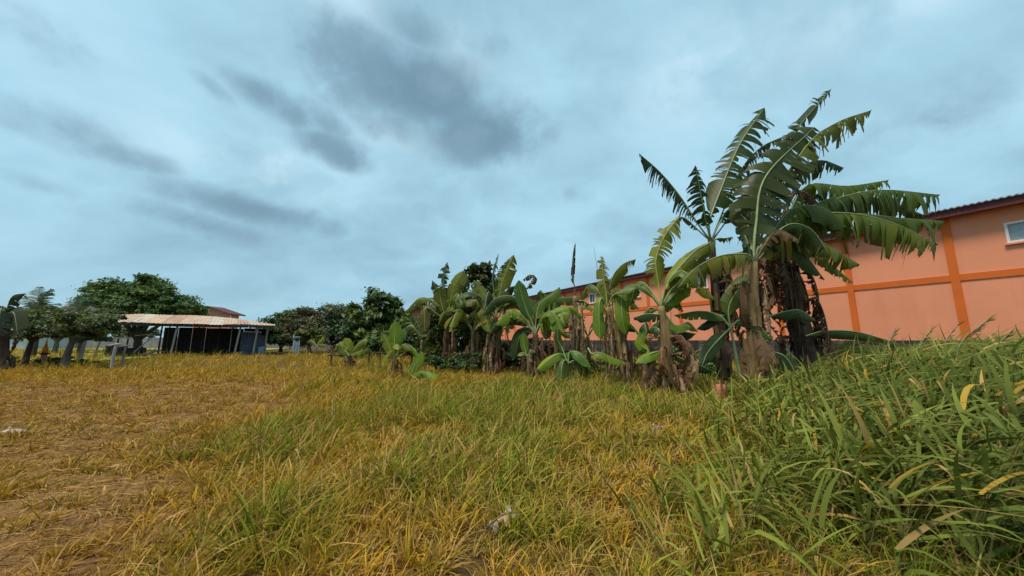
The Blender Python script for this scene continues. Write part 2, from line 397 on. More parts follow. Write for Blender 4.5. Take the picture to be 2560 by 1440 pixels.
# ------------------------------------------------------------------ open shed at the left
SA, SB = Vector((-31.6, 26.6, 0)), Vector((-23.4, 33.2, 0))
sx = (SB-SA).normalized(); syv = Vector((-sx.y, sx.x, 0)); SL = (SB-SA).length; SD = 6.0
shed = empty('open_shed', SA, 'low open shed with rusty tin roof and dark interior on leaning poles', 'shed', rz=math.atan2(sx.y, sx.x))
def rz_(x, y):                           # roof height over the shed plan
    f = x/SL
    front = 2.78+.02*math.sin(f*9)-.10*max(0, .3-f)
    back = 3.80-.55*max(0, f-.62)/.38-.1*max(0, .15-f)/.15
    return front+(back-front)*(y+.5)/(SD+.7)
ns_sheet = 12
for k in range(ns_sheet):
    x0 = -.5+(SL+1.0)*k/ns_sheet; x1 = -.5+(SL+1.0)*(k+1)/ns_sheet+.05
    ro = random.uniform(-.25, .16); lift = random.uniform(0, .03)+.012*(k % 2)
    Vv = []; Ff = []; nx, ny = 8, 4
    for j in range(ny+1):
        for i in range(nx+1):
            x = x0+(x1-x0)*i/nx; y = -.5+ro*(j == 0)+(SD+.7)*j/ny
            z = rz_(x, y)+lift+.02*math.cos(i*math.pi)+.03*math.sin(x*1.7+y)
            Vv.append((x, y, z))
    nb = len(Vv); Vv += [(x, y, z-.018) for (x, y, z) in Vv]
    for j in range(ny):
        for i in range(nx):
            a = j*(nx+1)+i; Ff.append((a, a+1, a+nx+2, a+nx+1)); Ff.append((nb+a, nb+a+nx+1, nb+a+nx+2, nb+a+1))
    for i in range(nx): Ff.append((i, nb+i, nb+i+1, i+1))
    obj('roof_sheet', Vv, Ff, ('tin_rust', 'tin_rust', 'tin_pale', 'tin_rust', 'tin_brown')[k % 5], shed)
def pole(a, b, r0, r1, m='wood_weathered', parent=shed, name='post', n=7):
    a, b = Vector(a), Vector(b); md = a.lerp(b, .5)+Vector((random.uniform(-.04, .04), random.uniform(-.04, .04), 0))
    V, Fc = tube(curve([a, md, b], 6), [r0+(r1-r0)*i/5 for i in range(6)], n, True, .08); return obj(name, V, Fc, m, parent, True)
for (fx, lean, mm) in ((.02, .28, 'wood_weathered'), (.40, .15, 'wood_pale'), (.80, .22, 'wood_pale'), (.92, .12, 'wood_pale'), (.995, .0, 'wood_weathered')):
    x = fx*SL; pole((x-lean, -.1, -.1), (x+.05, -.1, rz_(x, -.1)-.02), .085, .07, mm)
for fx in (.1, .33, .55, .66, .88):  # inner and back posts coloured dark to stand for shade under the roof
    x = fx*SL; pole((x, 3.0, -.1), (x, 3.0, rz_(x, 3)-.02), .06, .05, 'bark_dark')
for fx in (.0, .25, .5, .75, 1.0):
    x = fx*SL; pole((x, SD, -.1), (x, SD, rz_(x, SD)-.03), .07, .06, 'bark_dark')
pole((-.45, -.1, rz_(0, -.1)-.10), (SL+.4, -.1, rz_(SL, -.1)-.10), .06, .05, 'bark_dark', name='beam')
pole((-.3, 3, rz_(0, 3)-.10), (SL+.3, 3, rz_(SL, 3)-.10), .06, .05, 'bark_dark', name='beam')
for k in range(7):
    x = SL*k/6; pole((x, -.4, rz_(x, -.4)-.045), (x, SD+.1, rz_(x, SD+.1)-.045), .04, .04, 'bark_dark', name='rafter')
for k in range(6):
    x0 = -.4+(SL+.8)*k/6; x1 = -.4+(SL+.8)*(k+1)/6-.02; zt = [rz_(x, -.42)-.02 for x in (x0, x1)]
    obj('fascia_board', [(x0, -.44, zt[0]-.26), (x1, -.44, zt[1]-.26), (x1, -.44, zt[1]), (x0, -.44, zt[0]), (x0, -.41, zt[0]-.26), (x1, -.41, zt[1]-.26), (x1, -.41, zt[1]), (x0, -.41, zt[0])],
        [(0, 1, 2, 3), (7, 6, 5, 4), (0, 4, 5, 1), (3, 2, 6, 7), (0, 3, 7, 4), (1, 5, 6, 2)], 'bark_dark', shed)
# dark sheets of the back and side walls
def sheet(x0, x1, z0, z1, y, m, slant=0, parent=shed):
    Vv = []; Ff = []; nx = max(4, int((x1-x0)/.12))
    for i in range(nx+1):
        x = x0+(x1-x0)*i/nx; o_ = .018*math.cos(i*math.pi)
        for (zz_, yy) in ((z0, y+o_), (z1+slant*(x-x0), y+o_), (z0, y+o_+.012), (z1+slant*(x-x0), y+o_+.012)): Vv.append((x, yy, zz_))
    for i in range(nx):
        k = i*4; Ff += [(k, k+4, k+5, k+1), (k+2, k+3, k+7, k+6), (k+1, k+5, k+7, k+3)]
    return obj('wall_sheet', Vv, Ff, m, parent)
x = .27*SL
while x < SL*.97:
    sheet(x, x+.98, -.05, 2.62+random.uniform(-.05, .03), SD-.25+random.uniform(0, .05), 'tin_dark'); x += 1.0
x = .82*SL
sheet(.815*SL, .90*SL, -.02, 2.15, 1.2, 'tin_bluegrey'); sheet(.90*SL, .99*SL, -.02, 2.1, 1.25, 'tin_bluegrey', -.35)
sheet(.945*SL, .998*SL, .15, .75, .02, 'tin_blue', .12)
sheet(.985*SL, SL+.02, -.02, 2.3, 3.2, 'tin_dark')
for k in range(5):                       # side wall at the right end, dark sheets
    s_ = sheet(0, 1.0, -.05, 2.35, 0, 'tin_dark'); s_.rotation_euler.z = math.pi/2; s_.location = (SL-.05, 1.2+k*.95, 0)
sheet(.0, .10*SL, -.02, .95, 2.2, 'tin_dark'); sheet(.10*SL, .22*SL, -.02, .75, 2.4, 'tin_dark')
pole((.93*SL, .3, 2.2), (SL+.05, .3, 1.1), .05, .04, 'bark_dark', name='brace')
pole((.83*SL, -.05, 2.18), (.955*SL, -.05, 2.12), .05, .05, 'wood_pale', name='rail')
pole((.02*SL, -.25, 1.52), (.17*SL, -.25, 1.58), .06, .05, 'wood_pale', name='rail')
pole((.16*SL, 1.0, 1.75), (.29*SL, 1.0, 1.95), .045, .03, 'wood_pale', name='rail')
pole((.17*SL, .9, .35), (.27*SL, .9, 1.75), .05, .03, 'wood_pale', name='brace')
pole((.235*SL, 1.0, 1.8), (.235*SL, 1.0, 1.25), .04, .035, 'wood_pale', name='stake')
for k in range(8):                       # heap of old branches under the roof
    a = (SL*random.uniform(.17, .25), .3+random.uniform(0, 1), random.uniform(.0, .45)); b = (SL*random.uniform(.27, .36), .3+random.uniform(0, 1), random.uniform(.1, .7))
    pole(a, b, .04, .02, random.choice(['wood_pale', 'bark_grey', 'bark_grey']), name='branch', n=5)

# ------------------------------------------------------------------ houses and walls far off
def gable_house(name, label, u0, u1, vb, vt, Y, wall, roof, ridge_u=None, depth=8):
    a, b = at(u0, vb, Y), at(u1, vb, Y); zt = at(u0, vt, Y).z; ze = at(u0, vt, Y).z-(at(u0, vt, Y).z-0)*.16
    e = empty(name, (a.x, Y, 0), label, 'house'); w = b.x-a.x; rx = w*.42 if ridge_u is None else at(ridge_u, vb, Y).x-a.x
    MBw = MB(); Vw = [(0, 0, -.1), (w, 0, -.1), (w, 0, ze), (rx, 0, zt), (0, 0, ze)]; Vw += [(x, depth, z) for (x, y, z) in Vw]
    MBw.add(Vw, [(0, 1, 2, 3, 4), (9, 8, 7, 6, 5), (0, 5, 6, 1), (1, 6, 7, 2), (4, 9, 5, 0)]); MBw.build('wall', wall, e)
    for (xa, za, xb, zb) in ((-.5, ze-.16, rx, zt+.04), (rx, zt+.04, w+.7, ze-.22)):
        V_ = [(xa, -.7, za), (xb, -.7, zb), (xb, depth+.7, zb), (xa, depth+.7, za)]; V_ += [(x, y, z+.2) for (x, y, z) in V_]
        obj('roof_slope', V_, [(0, 1, 2, 3), (4, 7, 6, 5), (0, 4, 5, 1), (1, 5, 6, 2), (2, 6, 7, 3), (3, 7, 4, 0)], roof, e)
    return e, w, ze, zt
h, w, ze, zt = gable_house('gable_house', 'pink gabled house with maroon roof rising behind the shed', 478, 566, 850, 769, 62, 'plaster_pink', 'fascia_maroon', 515, 2.2)
for x in (.30, .55):
    wn = MB().box(w*x, w*x+1.2, -.06, .02, ze-2.2, ze-.9).build('window', 'frame_white', h); MB().box(w*x+.1, w*x+1.1, -.075, -.062, ze-2.1, ze-1.0).build('pane', 'glass_dark', wn)
pole((w+.45, -.3, -.1), (w+.45, -.3, ze-.25), .12, .12, 'plaster_white', h)
h, w, ze, zt = gable_house('cottage', 'small pinkish cottage with grey-green roof between the broadleaf tree and the bananas', 1010, 1100, 850, 766, 46, 'plaster_pink', 'roof_green', 1075)
wn = MB().box(w*.3, w*.3+1.0, -.06, .02, 1.3, 2.5).build('window', 'frame_white', h); MB().box(w*.3+.1, w*.3+.9, -.075, -.062, 1.4, 2.4).build('pane', 'glass_dark', wn)
h, w, ze, zt = gable_house('bungalow', 'whitish bungalow glimpsed under the spreading tree at the far left', -60, 66, 850, 826, 52, 'plaster_white', 'roof_green')
for x in (.55, .8):
    wn = MB().box(w*x, w*x+1.1, -.06, .02, 1.0, 2.1).build('window', 'frame_white', h); MB().box(w*x+.1, w*x+1.0, -.075, -.062, 1.1, 2.0).build('pane', 'tin_blue', wn)
bw = empty('boundary_wall', (-75, 58, 0), 'low grey boundary wall behind the green lawn', 'wall')
for k in range(9):
    MB().box(k*5+.02, k*5+4.98, 0, .2, -.1, 1.75+.05*(k % 2)).build('wall_panel', 'plaster_grey', bw)

# ------------------------------------------------------------------ trees
def leaf_cloud(name, blobs, nleaf, size, cols, parent, origin, seed, clumps=40, spread=.28, mat='tree_leaf', flat=.5):
    """foliage of one crown: leaf-sized folded faces gathered in clumps through the volume"""
    g_ = np.random.default_rng(seed); vol = np.array([b[3]*b[4]*b[5] for b in blobs])**.66; pr = vol/vol.sum()
    nb = g_.choice(len(blobs), clumps, p=pr); C = np.array([b[:3] for b in blobs])[nb]; R = np.array([b[3:6] for b in blobs])[nb]
    d = g_.normal(size=(clumps, 3)); d /= np.linalg.norm(d, axis=1)[:, None]; d[:, 2] = np.where(d[:, 2] < -.75, -d[:, 2], d[:, 2])
    cc = C+d*R*(g_.random(clumps)**.45)[:, None]
    k = g_.integers(0, clumps, nleaf); rr = R[k].min(1)*spread*g_.uniform(.6, 1.4, clumps)[k]
    p = cc[k]+g_.normal(size=(nleaf, 3))*rr[:, None]*np.array([1.15, 1.15, .6])*.75
    nrm = g_.normal(size=(nleaf, 3))+np.array([0, 0, flat*2])+d[k]*.8; nrm /= np.linalg.norm(nrm, axis=1)[:, None]
    ax = g_.normal(size=(nleaf, 3)); ax[:, 2] -= .3; ax -= nrm*(ax*nrm).sum(1)[:, None]; ax /= np.linalg.norm(ax, axis=1)[:, None]; sd = np.cross(nrm, ax)
    s = size*g_.uniform(.6, 1.35, nleaf)[:, None]
    Vv = np.stack([p-ax*s, p+sd*s*.42+nrm*s*.12, p+ax*s, p-sd*s*.42+nrm*s*.12], 1).reshape(-1, 3)
    b = np.arange(nleaf)*4; loops = np.stack([b, b+1, b+2, b, b+2, b+3], 1).ravel()
    cols = np.array(cols); cb = cols[g_.integers(0, len(cols), clumps)][k]*g_.uniform(.75, 1.25, (nleaf, 1))
    cv = np.repeat(cb, 4, 0)
    return raw(name, Vv, loops, np.full(nleaf*2, 3), mat, cv, parent, origin)
def tree(name, label, cat, base, Y, blobs_px, nleaf, size, cols, trunk=.2, clumps=60, group=None, bark='bark_grey', depth=.9, seed=1, fork=.35, trunks=None, spread=.28, vb=None):
    """base u (trunk foot), depth Y; blobs as (u, v, ru, rv, dY) of the outline"""
    bx = at(base, 850, Y).x; e = empty(name, (bx, Y, 0), label, cat, group)
    B = []
    for bpx in blobs_px:
        u, v, ru, rv = bpx[:4]; dY = bpx[4] if len(bpx) > 4 else 0
        c = at(u, v, Y+dY); k = (Y+dY)/F_PX; B.append((c.x, c.y, max(c.z, rv*k*.7), ru*k, max(ru, rv)*k*depth, rv*k))
    r = random.Random(seed)
    top = Vector((sum(b[0] for b in B)/len(B), Y, min(b[2] for b in B)*fork+.2))
    rt = Vector((bx, Y, -.1)); top.x = bx+(top.x-bx)*.35
    m = MB(); md = rt.lerp(top, .5)+Vector((r.uniform(-.1, .1)*trunk*4, 0, 0))
    m.tube(curve([rt, md, top], 7), [trunk*(1.25-.55*i/6) for i in range(7)], 8, True, .07); tr = m.build('trunk', bark, e, True, origin=e.location)
    for b in B:
        c = Vector(b[:3]); l = MB(); mid_ = top.lerp(c, .5)+Vector((r.uniform(-.2, .2), r.uniform(-.2, .2), r.uniform(-.1, .3)))*b[5]
        l.tube(curve([top-Vector((0, 0, trunk)), mid_, c], 7), [trunk*(.62-.5*i/6) for i in range(7)], 6, True, .05)
        for q_ in range(4):
            d = Vector((r.uniform(-1, 1)*b[3], r.uniform(-1, 1)*b[4], r.uniform(-.3, 1)*b[5]))*.8
            l.tube(curve([mid_.lerp(c, .6), c+d*.5+Vector((0, 0, .1*b[5])), c+d], 5), [trunk*(.24-.2*i/4) for i in range(5)], 5)
        l.build('limb', bark, tr, True, origin=e.location)
    leaf_cloud('crown', B, nleaf, size, cols, e, e.location, seed, clumps, spread)
    return e
DG = [(.042, .082, .024), (.058, .105, .028), (.080, .125, .028), (.034, .066, .026)]
MG = [(.085, .120, .024), (.115, .145, .028), (.070, .098, .022), (.15, .165, .030)]
GG = [(.095, .110, .048), (.120, .130, .055), (.075, .090, .042)]
BRN = [(.135, .095, .052), (.165, .11, .06), (.10, .095, .042), (.08, .09, .038)]
tree('mango_tree', 'large rounded dark green tree standing tall behind the shed', 'tree', 350, 43,
     [(290, 746, 55, 42), (350, 728, 62, 38), (415, 755, 60, 38), (345, 772, 105, 34), (345, 752, 85, 38), (468, 778, 44, 24), (250, 740, 34, 36), (410, 785, 90, 22), (262, 775, 40, 25)],
     52000, .20, DG[1:3]+[(.11, .15, .03), (.09, .14, .03), (.06, .105, .03)], .45, 330, bark='bark_dark', seed=11, spread=.24, group=None)
tree('orchard_tree', 'low spreading tree with dark forked trunk at the far left', 'tree', 72, 18.6,
     [(85, 800, 55, 24), (140, 815, 60, 24), (60, 835, 40, 20), (110, 838, 60, 16), (175, 800, 50, 24, 1)], 16000, .085, GG+MG[:2], .13, 160, bark='bark_dark', seed=12, fork=.75)
tree('orchard_tree', 'low spreading tree with thick grey leaning trunk beside the shed', 'tree', 170, 17.6,
     [(200, 805, 52, 26), (240, 815, 45, 24), (170, 838, 45, 16), (225, 845, 40, 14)], 14000, .085, GG+MG[:2], .15, 140, seed=13, fork=.8)
tree('orchard_tree', 'slim pale-trunked tree between the grey-trunked tree and the shed', 'tree', 207, 20.0,
     [(255, 795, 40, 20), (215, 800, 40, 18), (275, 800, 34, 14)], 4500, .09, GG, .10, 50, bark='wood_pale', seed=14, fork=.8)
tree('hedge_tree', 'rounded olive tree rising just left of the dome-shaped tree', 'tree', 140, 36,
     [(120, 795, 60, 26), (200, 785, 50, 22), (60, 800, 50, 24), (260, 790, 40, 18)], 16000, .16, GG+MG[:1], .2, 150, seed=15)
BT = 'trees along the far edge of the field'
tree('hedge_tree', 'dark rounded bushy tree just right of the shed roof', 'tree', 705, 41, [(705, 808, 42, 30), (740, 800, 40, 28), (700, 840, 50, 28), (690, 828, 36, 28), (675, 848, 30, 20), (735, 845, 40, 24)], 17000, .17, DG[:3]+GG[:1], .2, 150, BT, seed=21)
tree('hedge_tree', 'brownish half-dry tree in the middle of the far tree line', 'tree', 775, 39, [(770, 800, 48, 28), (800, 825, 55, 34), (745, 830, 45, 28), (760, 780, 24, 12), (790, 850, 60, 22)], 17000, .15, BRN+BRN+GG[:1], .2, 150, BT, seed=22)
tree('hedge_tree', 'olive green tree with wispy top left of the broadleaf tree', 'tree', 845, 40, [(835, 787, 40, 28), (865, 800, 40, 34), (830, 825, 50, 34), (855, 765, 18, 10), (870, 845, 50, 26), (895, 830, 40, 30)], 18000, .16, GG+DG[:2], .2, 150, BT, seed=23)
tree('broadleaf_tree', 'tall open tree with big dark leaves left of the banana clump', 'tree', 945, 27, [(945, 745, 36, 26), (975, 762, 30, 22), (915, 778, 34, 26), (950, 800, 54, 28), (985, 795, 34, 24), (905, 825, 40, 30), (960, 840, 66, 30), (1000, 830, 40, 30), (940, 868, 70, 20)], 11000, .23, DG+MG[:2], .16, 150, bark='bark_dark', seed=24, spread=.34)
tree('young_shrub', 'low bright green shrub beside the grey metal sheet', 'shrub', 775, 33, [(775, 835, 28, 12), (795, 848, 22, 9), (760, 848, 18, 9)], 5000, .13, MG+[(.12, .15, .03)], .08, 60, seed=25)
tree('dark_thicket', 'dense dark thicket under the far tree line', 'shrub', 830, 36, [(815, 848, 40, 14), (860, 850, 50, 14), (780, 852, 40, 12), (905, 852, 40, 14)], 7000, .15, [(.028, .034, .018), (.04, .045, .02), (.035, .028, .02)], .1, 60, seed=26)
tree('leafy_bush', 'tall leafy bush growing among the left banana plants', 'shrub', 1130, 16.5, [(1120, 805, 54, 36), (1150, 772, 48, 44), (1100, 850, 46, 34), (1165, 835, 50, 44), (1130, 885, 72, 30), (1190, 795, 36, 40), (1090, 800, 32, 26), (1205, 860, 40, 34)], 24000, .085, MG+DG[:2]+[(.13, .14, .03)], .07, 260, bark='wood_weathered', seed=27, spread=.36)
tree('thicket', 'dark tangled undergrowth round the stems of the middle banana clump', 'shrub', 1300, 15.2, [(1270, 890, 50, 30), (1320, 880, 50, 30), (1370, 895, 50, 28), (1230, 900, 50, 26), (1410, 905, 40, 24), (1180, 905, 50, 22)], 15000, .075, DG+[(.05, .04, .02), (.08, .06, .03)], .05, 200, bark='wood_weathered', seed=37, spread=.4)
tree('thicket', 'green shrub in front of the small pinkish cottage', 'shrub', 1030, 20, [(1025, 820, 34, 20), (1045, 845, 44, 26), (1000, 850, 40, 24), (1030, 875, 60, 18), (1075, 850, 40, 30)], 13000, .10, MG+DG[:2]+[(.09, .13, .05)], .06, 170, seed=38, spread=.36)
tree('leafy_bush', 'bush with large dark round leaves high behind the banana clump', 'tree', 1228, 17.5, [(1190, 690, 30, 24), (1212, 672, 24, 20), (1232, 712, 34, 26), (1205, 735, 30, 26), (1225, 770, 26, 24)], 4200, .16, [(.020, .045, .022), (.035, .065, .02), (.075, .085, .022)], .085, 60, bark='bark_dark', seed=28, spread=.4, fork=.7)
tree('low_shrub', 'dark low shrub at the foot of the left banana plants', 'shrub', 1090, 14.2, [(1085, 905, 30, 14), (1120, 915, 34, 14), (1165, 918, 30, 14)], 3000, .06, DG+MG[:1], .03, 40, seed=29)
tree('low_shrub', 'dark low shrub between the banana stems before the plinth', 'shrub', 1500, 13.5, [(1480, 930, 40, 22), (1530, 940, 40, 24), (1440, 940, 36, 18), (1590, 935, 40, 20)], 4500, .065, DG+[(.07, .10, .03)], .03, 60, seed=30)
tree('low_shrub', 'green low shrub by the plinth behind the cut stump', 'shrub', 1740, 12.5, [(1735, 935, 44, 26), (1770, 955, 44, 22), (1700, 960, 40, 20)], 4500, .06, DG+[(.08, .13, .03)], .03, 60, seed=31)
tree('low_shrub', 'dark leafy shrub at the foot of the dark leaning banana stem', 'shrub', 2000, 10.2, [(1990, 950, 40, 24), (1940, 955, 30, 22), (2040, 945, 40, 22)], 3500, .06, DG, .03, 50, seed=32)
tree('hedge_tree', 'long dark mass of trees behind the lawn and its grey wall', 'tree', 160, 66, [(40, 828, 60, 22), (130, 825, 60, 24), (210, 828, 60, 22), (280, 830, 50, 20), (340, 835, 50, 18)], 9000, .30, GG[:2]+DG[:2], .3, 120, seed=34)
tree('hedge_row', 'low dark hedge along the near edge of the lawn', 'hedge', 140, 19.6, [(60, 908, 60, 10), (140, 905, 50, 12), (200, 908, 40, 9), (10, 908, 40, 12)], 5000, .05, [(.055, .06, .018), (.07, .07, .02), (.04, .045, .018)], .03, 70, seed=33)

def frond(base, mid, tip, width, col, name, parent, origin, seed, n=26, sag=.55):
    r = random.Random(seed); c = curve([base, mid, tip], n+1); m = MB()
    for i in range(3, n):
        t = (c[i+1]-c[i-1]).normalized(); f = i/n; w_ = width*math.sin(math.pi*min(1, f*.85+.12))**.8
        sd = t.cross(Vector((0, 0, 1))).normalized()
        for s in (-1, 1):
            d = (sd*s*.75+t*.55+Vector((0, 0, -sag*r.uniform(.4, 1.2)))).normalized()
            a = c[i]; b = a+d*w_*r.uniform(.8, 1.1); h_ = t*.085*max(1, width)
            mdp = a.lerp(b, .5)+Vector((0, 0, .05*w_)); q_ = r.uniform(.75, 1.2); cc = tuple(x*q_ for x in col)
            m.add([a-h_*.5, a+h_*.5, mdp+h_*.6, b, mdp-h_*.6], [(0, 1, 2, 4), (4, 2, 3)], cc)
    o = m.build(name, 'tree_leaf', parent, origin=origin)
    V, Fc = tube(c, [.035*(1-.85*i/n) for i in range(n+1)], 5); obj('rachis', np.array(V)-np.array(origin), Fc, 'bark_dark', o); return o
def palm(label, u, Y, vtop, fronds, trunk, seed):
    b = at(u, 850, Y); top = at(u+3, vtop, Y); e = empty('palm_tree', (b.x, Y, 0), label, 'palm')
    V, Fc = tube(curve([(b.x, Y, -.1), Vector((b.x, Y, 0)).lerp(top, .5)+Vector((.08, 0, 0)), top], 12), [trunk*(1.2-.4*i/11)*(1+.06*(i % 2)) for i in range(12)], 9, True, .03)
    obj('trunk', np.array(V)-np.array(e.location), Fc, 'bark_dark', e, True)
    for i, (mu, mv, tu, tv, dY) in enumerate(fronds):
        frond(top, at(mu, mv, Y+dY*.5), at(tu, tv, Y+dY), .55*Y/18, (.055, .080, .040), 'frond', e, e.location, seed+i)
palm('small palm with upright feathery fronds behind the left spreading tree', 92, 27, 790,
     [(98, 758, 130, 722, .3), (85, 755, 62, 742, .4), (110, 765, 150, 758, -.5), (75, 775, 48, 775, .6), (95, 750, 100, 715, 1.0), (115, 780, 140, 790, 1)], .13, 60)
palm('distant palm with arching fronds left of the dome-shaped tree', 203, 30, 790,
     [(205, 760, 215, 744, .3), (185, 765, 168, 770, .4), (222, 765, 245, 775, -.5), (195, 760, 180, 748, 1), (215, 775, 235, 790, 1)], .12, 70)

# ------------------------------------------------------------------ banana plants
LG = [(.075, .112, .020), (.092, .135, .023), (.062, .094, .020)]
def lamina(ctrl, width, normal, tear, fold, col, seed, lam0=.13, hang=.5, tip=.12, brown=.12, ripple=.02, full=False, asym=1.0, wind=.0):
    """one banana blade: two rows of strips split along the side veins, each strip drooping by itself"""
    r = random.Random(seed); n = 40; c = curve(ctrl, n+1); N0 = Vector(normal).normalized()
    L = sum((b-a).length for a, b in zip(c, c[1:]))
    def fr(s):
        x = min(max(s, 0), 1)*n; i = min(int(x), n-1); f = x-i; p = c[i].lerp(c[i+1], f)
        t = (c[min(i+2, n)]-c[max(i-1, 0)]).normalized(); sd = t.cross(N0)
        if sd.length < .05: sd = t.cross(Vector((.3, -.8, .5)))
        sd.normalize(); return p, t, sd, sd.cross(t)
    def prof(s):
        x = (s-lam0)/(1-lam0); x = min(max(x, 0), 1)
        a = min(1, x/.22)**.6; b = min(1, (1-x)/max(tip*1.8, .05))**.55
        return a*b*(.86+.14*math.sin(x*math.pi))
    V = []; Fc = []; C = []
    mean = .42*(1-tear)**2.2+.020+.022*width if tear > .03 else 9
    for sg in (-1, 1):
        s = lam0
        ph = r.uniform(0, 6)
        while s < 1-1e-4:
            big = r.random() < .30*(1-tear*.85)
            ds = min(r.expovariate(1/mean)*(4.0 if big else 1)+.022, 1.2)/L
            if tear < .03: ds = 1
            e = min(s+ds, 1.0)
            if 1-e < .015: e = 1.0
            gap = min(.92, tear*r.uniform(.35, 1.05)); lf = 1-tear*r.uniform(0, .48) if not big else 1-.1*tear; gap *= .4 if big else 1
            if r.random() < tear*.06: lf *= .35
            dr = math.radians(fold*(asym if sg > 0 else 1)+r.uniform(-1, 1)*tear*34); hg = (hang+.35)*tear*r.uniform(.2, 1.6)*(.5 if big else 1)
            sw = r.uniform(-.28, .28)*tear
            m = max(1, int((e-s)*L/.13)); nc = 4; k0 = len(V); sm = (s+e)/2
            tone = r.uniform(.78, 1.22); yel = r.random() < .12
            cb = tuple(x*tone for x in col)
            if yel: cb = (cb[0]*1.5, cb[1]*1.2, cb[2]*.8)
            for i in range(m+1):
                ss = s+(e-s)*i/m
                for j in range(nc+1):
                    q = j/nc; s2 = sm+(ss-sm)*(1-gap*q*q)
                    p, t, sd, nn = fr(s2); w_ = width*.5*prof(ss)*lf
                    a = dr*(.45+.75*q)
                    d = sd*sg*math.cos(a)-nn*math.sin(a)
                    pos = p+d*w_*q+t*(w_*q*(.22+sw))
                    pos += Vector((wind*q*q*w_, 0, -hg*q*q*w_))
                    pos += nn*(ripple*math.sin(ss*L*5+ph)*q*q+r.uniform(-.006, .006)*q)
                    V.append(pos)
                    edge_b = brown*tear if q > .9 else 0
                    if r.random() < edge_b*2.2: C.append((.13, .085, .035))
                    else: C.append(cb)
            for i in range(m):
                for j in range(nc):
                    a = k0+i*(nc+1)+j; b = a+nc+1
                    Fc.append((a, a+1, b+1, b) if sg > 0 else (a, b, b+1, a+1))
            s = e
    return V, Fc, C, c
TOWARD = (-.1, -1, .35)
class Banana:
    def __init__(s, label, foot, top, r0=.13, stem='stem_brown', name='banana_plant', cat='banana plant', group='banana plants in the field', Y=None, lean=0, flare=1.35):
        if Y is None: f = gpt(*foot); Y = f.y
        else: f = at(foot[0], 850, Y)
        s.Y = Y; s.loc = Vector((f.x, Y, 0)); s.e = empty(name, s.loc, label, cat, group); s.k = 0; s.sd = abs(hash(label)) % 1000 if False else sum(map(ord, label)) % 997
        r0 = r0*(1.35 if r0 > .06 else 1.1); s.top = at(top[0], top[1], Y+lean); s.r0 = r0
        n = 18; md = s.loc.lerp(s.top, .5)+Vector((random.uniform(-.05, .05), 0, 0)); c = curve([s.loc-Vector((0, 0, .08)), md, s.top], n)
        V, Fc = tube(c, [r0*(flare-(flare-.62)*(i/(n-1))**.7)*(1+.05*math.sin(i*2.1)) for i in range(n)], 10, True, .07); s.c = c
        s.stem = obj('pseudostem', np.array(V)-np.array(s.loc), Fc, stem, s.e, True)
    def pt(s, p):
        if isinstance(p, Vector): return p
        return at(p[0], p[1], s.Y+(p[2] if len(p) > 2 else 0))
    def leaf(s, pts, w, normal=TOWARD, tear=.6, fold=15, col=None, rib='rib_pale', name='leaf', mat='banana_lamina', start=None, lam0=.13, label=None, rr=.026, **kw):
        s.k += 1; sd = s.sd*31+s.k*7
        r = random.Random(sd); col = col or r.choice(LG)
        P0 = s.top-Vector((0, 0, .05)) if start is None else s.pt(start)
        V, Fc, C, c = lamina([P0]+[s.pt(p) for p in pts], w, normal, tear, fold, col, sd, lam0=lam0, **kw)
        o = obj(name, np.array(V)-np.array(s.loc), Fc, mat, s.e, True, np.array(C))
        if label: o['label'] = label
        m = len(c); V, Fc = tube(c[::2], [rr*(1-.86*i/(m//2)) for i in range(len(c[::2]))], 6)
        obj('midrib', np.array(V)-np.array(s.loc), Fc, rib, o, True)
        return s
    def more(s, n, L, w, tear=.35, cols=None, drop=.35, up=.75):
        """further leaves arching out all round the crown"""
        r = random.Random(s.sd+77)
        for i in range(n):
            a = i*2.4+r.uniform(-.5, .5); l = L*r.uniform(.75, 1.15); k = up*r.uniform(.7, 1.25); d = Vector((math.cos(a), math.sin(a)*.8, 0))
            p1 = s.top+d*l*.28+Vector((0, 0, l*.50*k)); p2 = s.top+d*l*.62+Vector((.05, 0, l*.66*k)); p3 = s.top+d*l*.95+Vector((.10, 0, l*(.66*k-drop*r.uniform(.5, 1.5))))
            s.leaf([p1, p2, p3], w*r.uniform(.8, 1.15), d*-.45+Vector((0, -.25, .9)), tear*r.uniform(.4, 1.5), r.uniform(15, 45), r.choice(cols or [LG[0], LG[1], OLV, DK]), lam0=.2, hang=.6)
        return s
    def dead(s, n, z0=.25, z1=1.0, length=(.7, 1.5), w=.22, cols=((.17, .10, .052), (.11, .062, .035), (.28, .18, .10), (.42, .30, .19)), side=None, out=.28):
        """withered leaves hanging down along the stem"""
        r = random.Random(s.sd+5)
        for i in range(n):
            f = r.uniform(z0, z1); p = s.c[int(f*(len(s.c)-1))]; a = r.uniform(0, 6.283) if side is None else side+r.uniform(-.7, .7)
            L = min(r.uniform(*length), p.z*.97+.05); d = Vector((math.cos(a), math.sin(a), 0)); o1 = r.uniform(.5, 1.2)*out
            p0 = p+d*s.r0*.6; p1 = p+d*(s.r0+o1*.55)+Vector((0, 0, .06)); p2 = p+d*(s.r0+o1*.8)-Vector((0, 0, L*.5)); p3 = p+d*(s.r0+o1*r.uniform(.2, 1))-Vector((r.uniform(-.1, .1), 0, L))
            s.k += 1; col = r.choice(cols)
            V, Fc, C, c = lamina([p0, p1, p2, p3], w*r.uniform(.6, 1.3), d+Vector((0, 0, .3)), .75, 35, col, s.sd+i*13, lam0=.12, hang=.6, ripple=.05, brown=.3)
            ob = obj('dead_leaf', np.array(V)-np.array(s.loc), Fc, 'dead_leaf', s.e, False, np.array(C))
            V, Fc = tube(c[::4], [.018*(1-.8*q/10) for q in range(len(c[::4]))], 5); obj('midrib', np.array(V)-np.array(s.loc), Fc, 'rib_brown', ob)
        return s
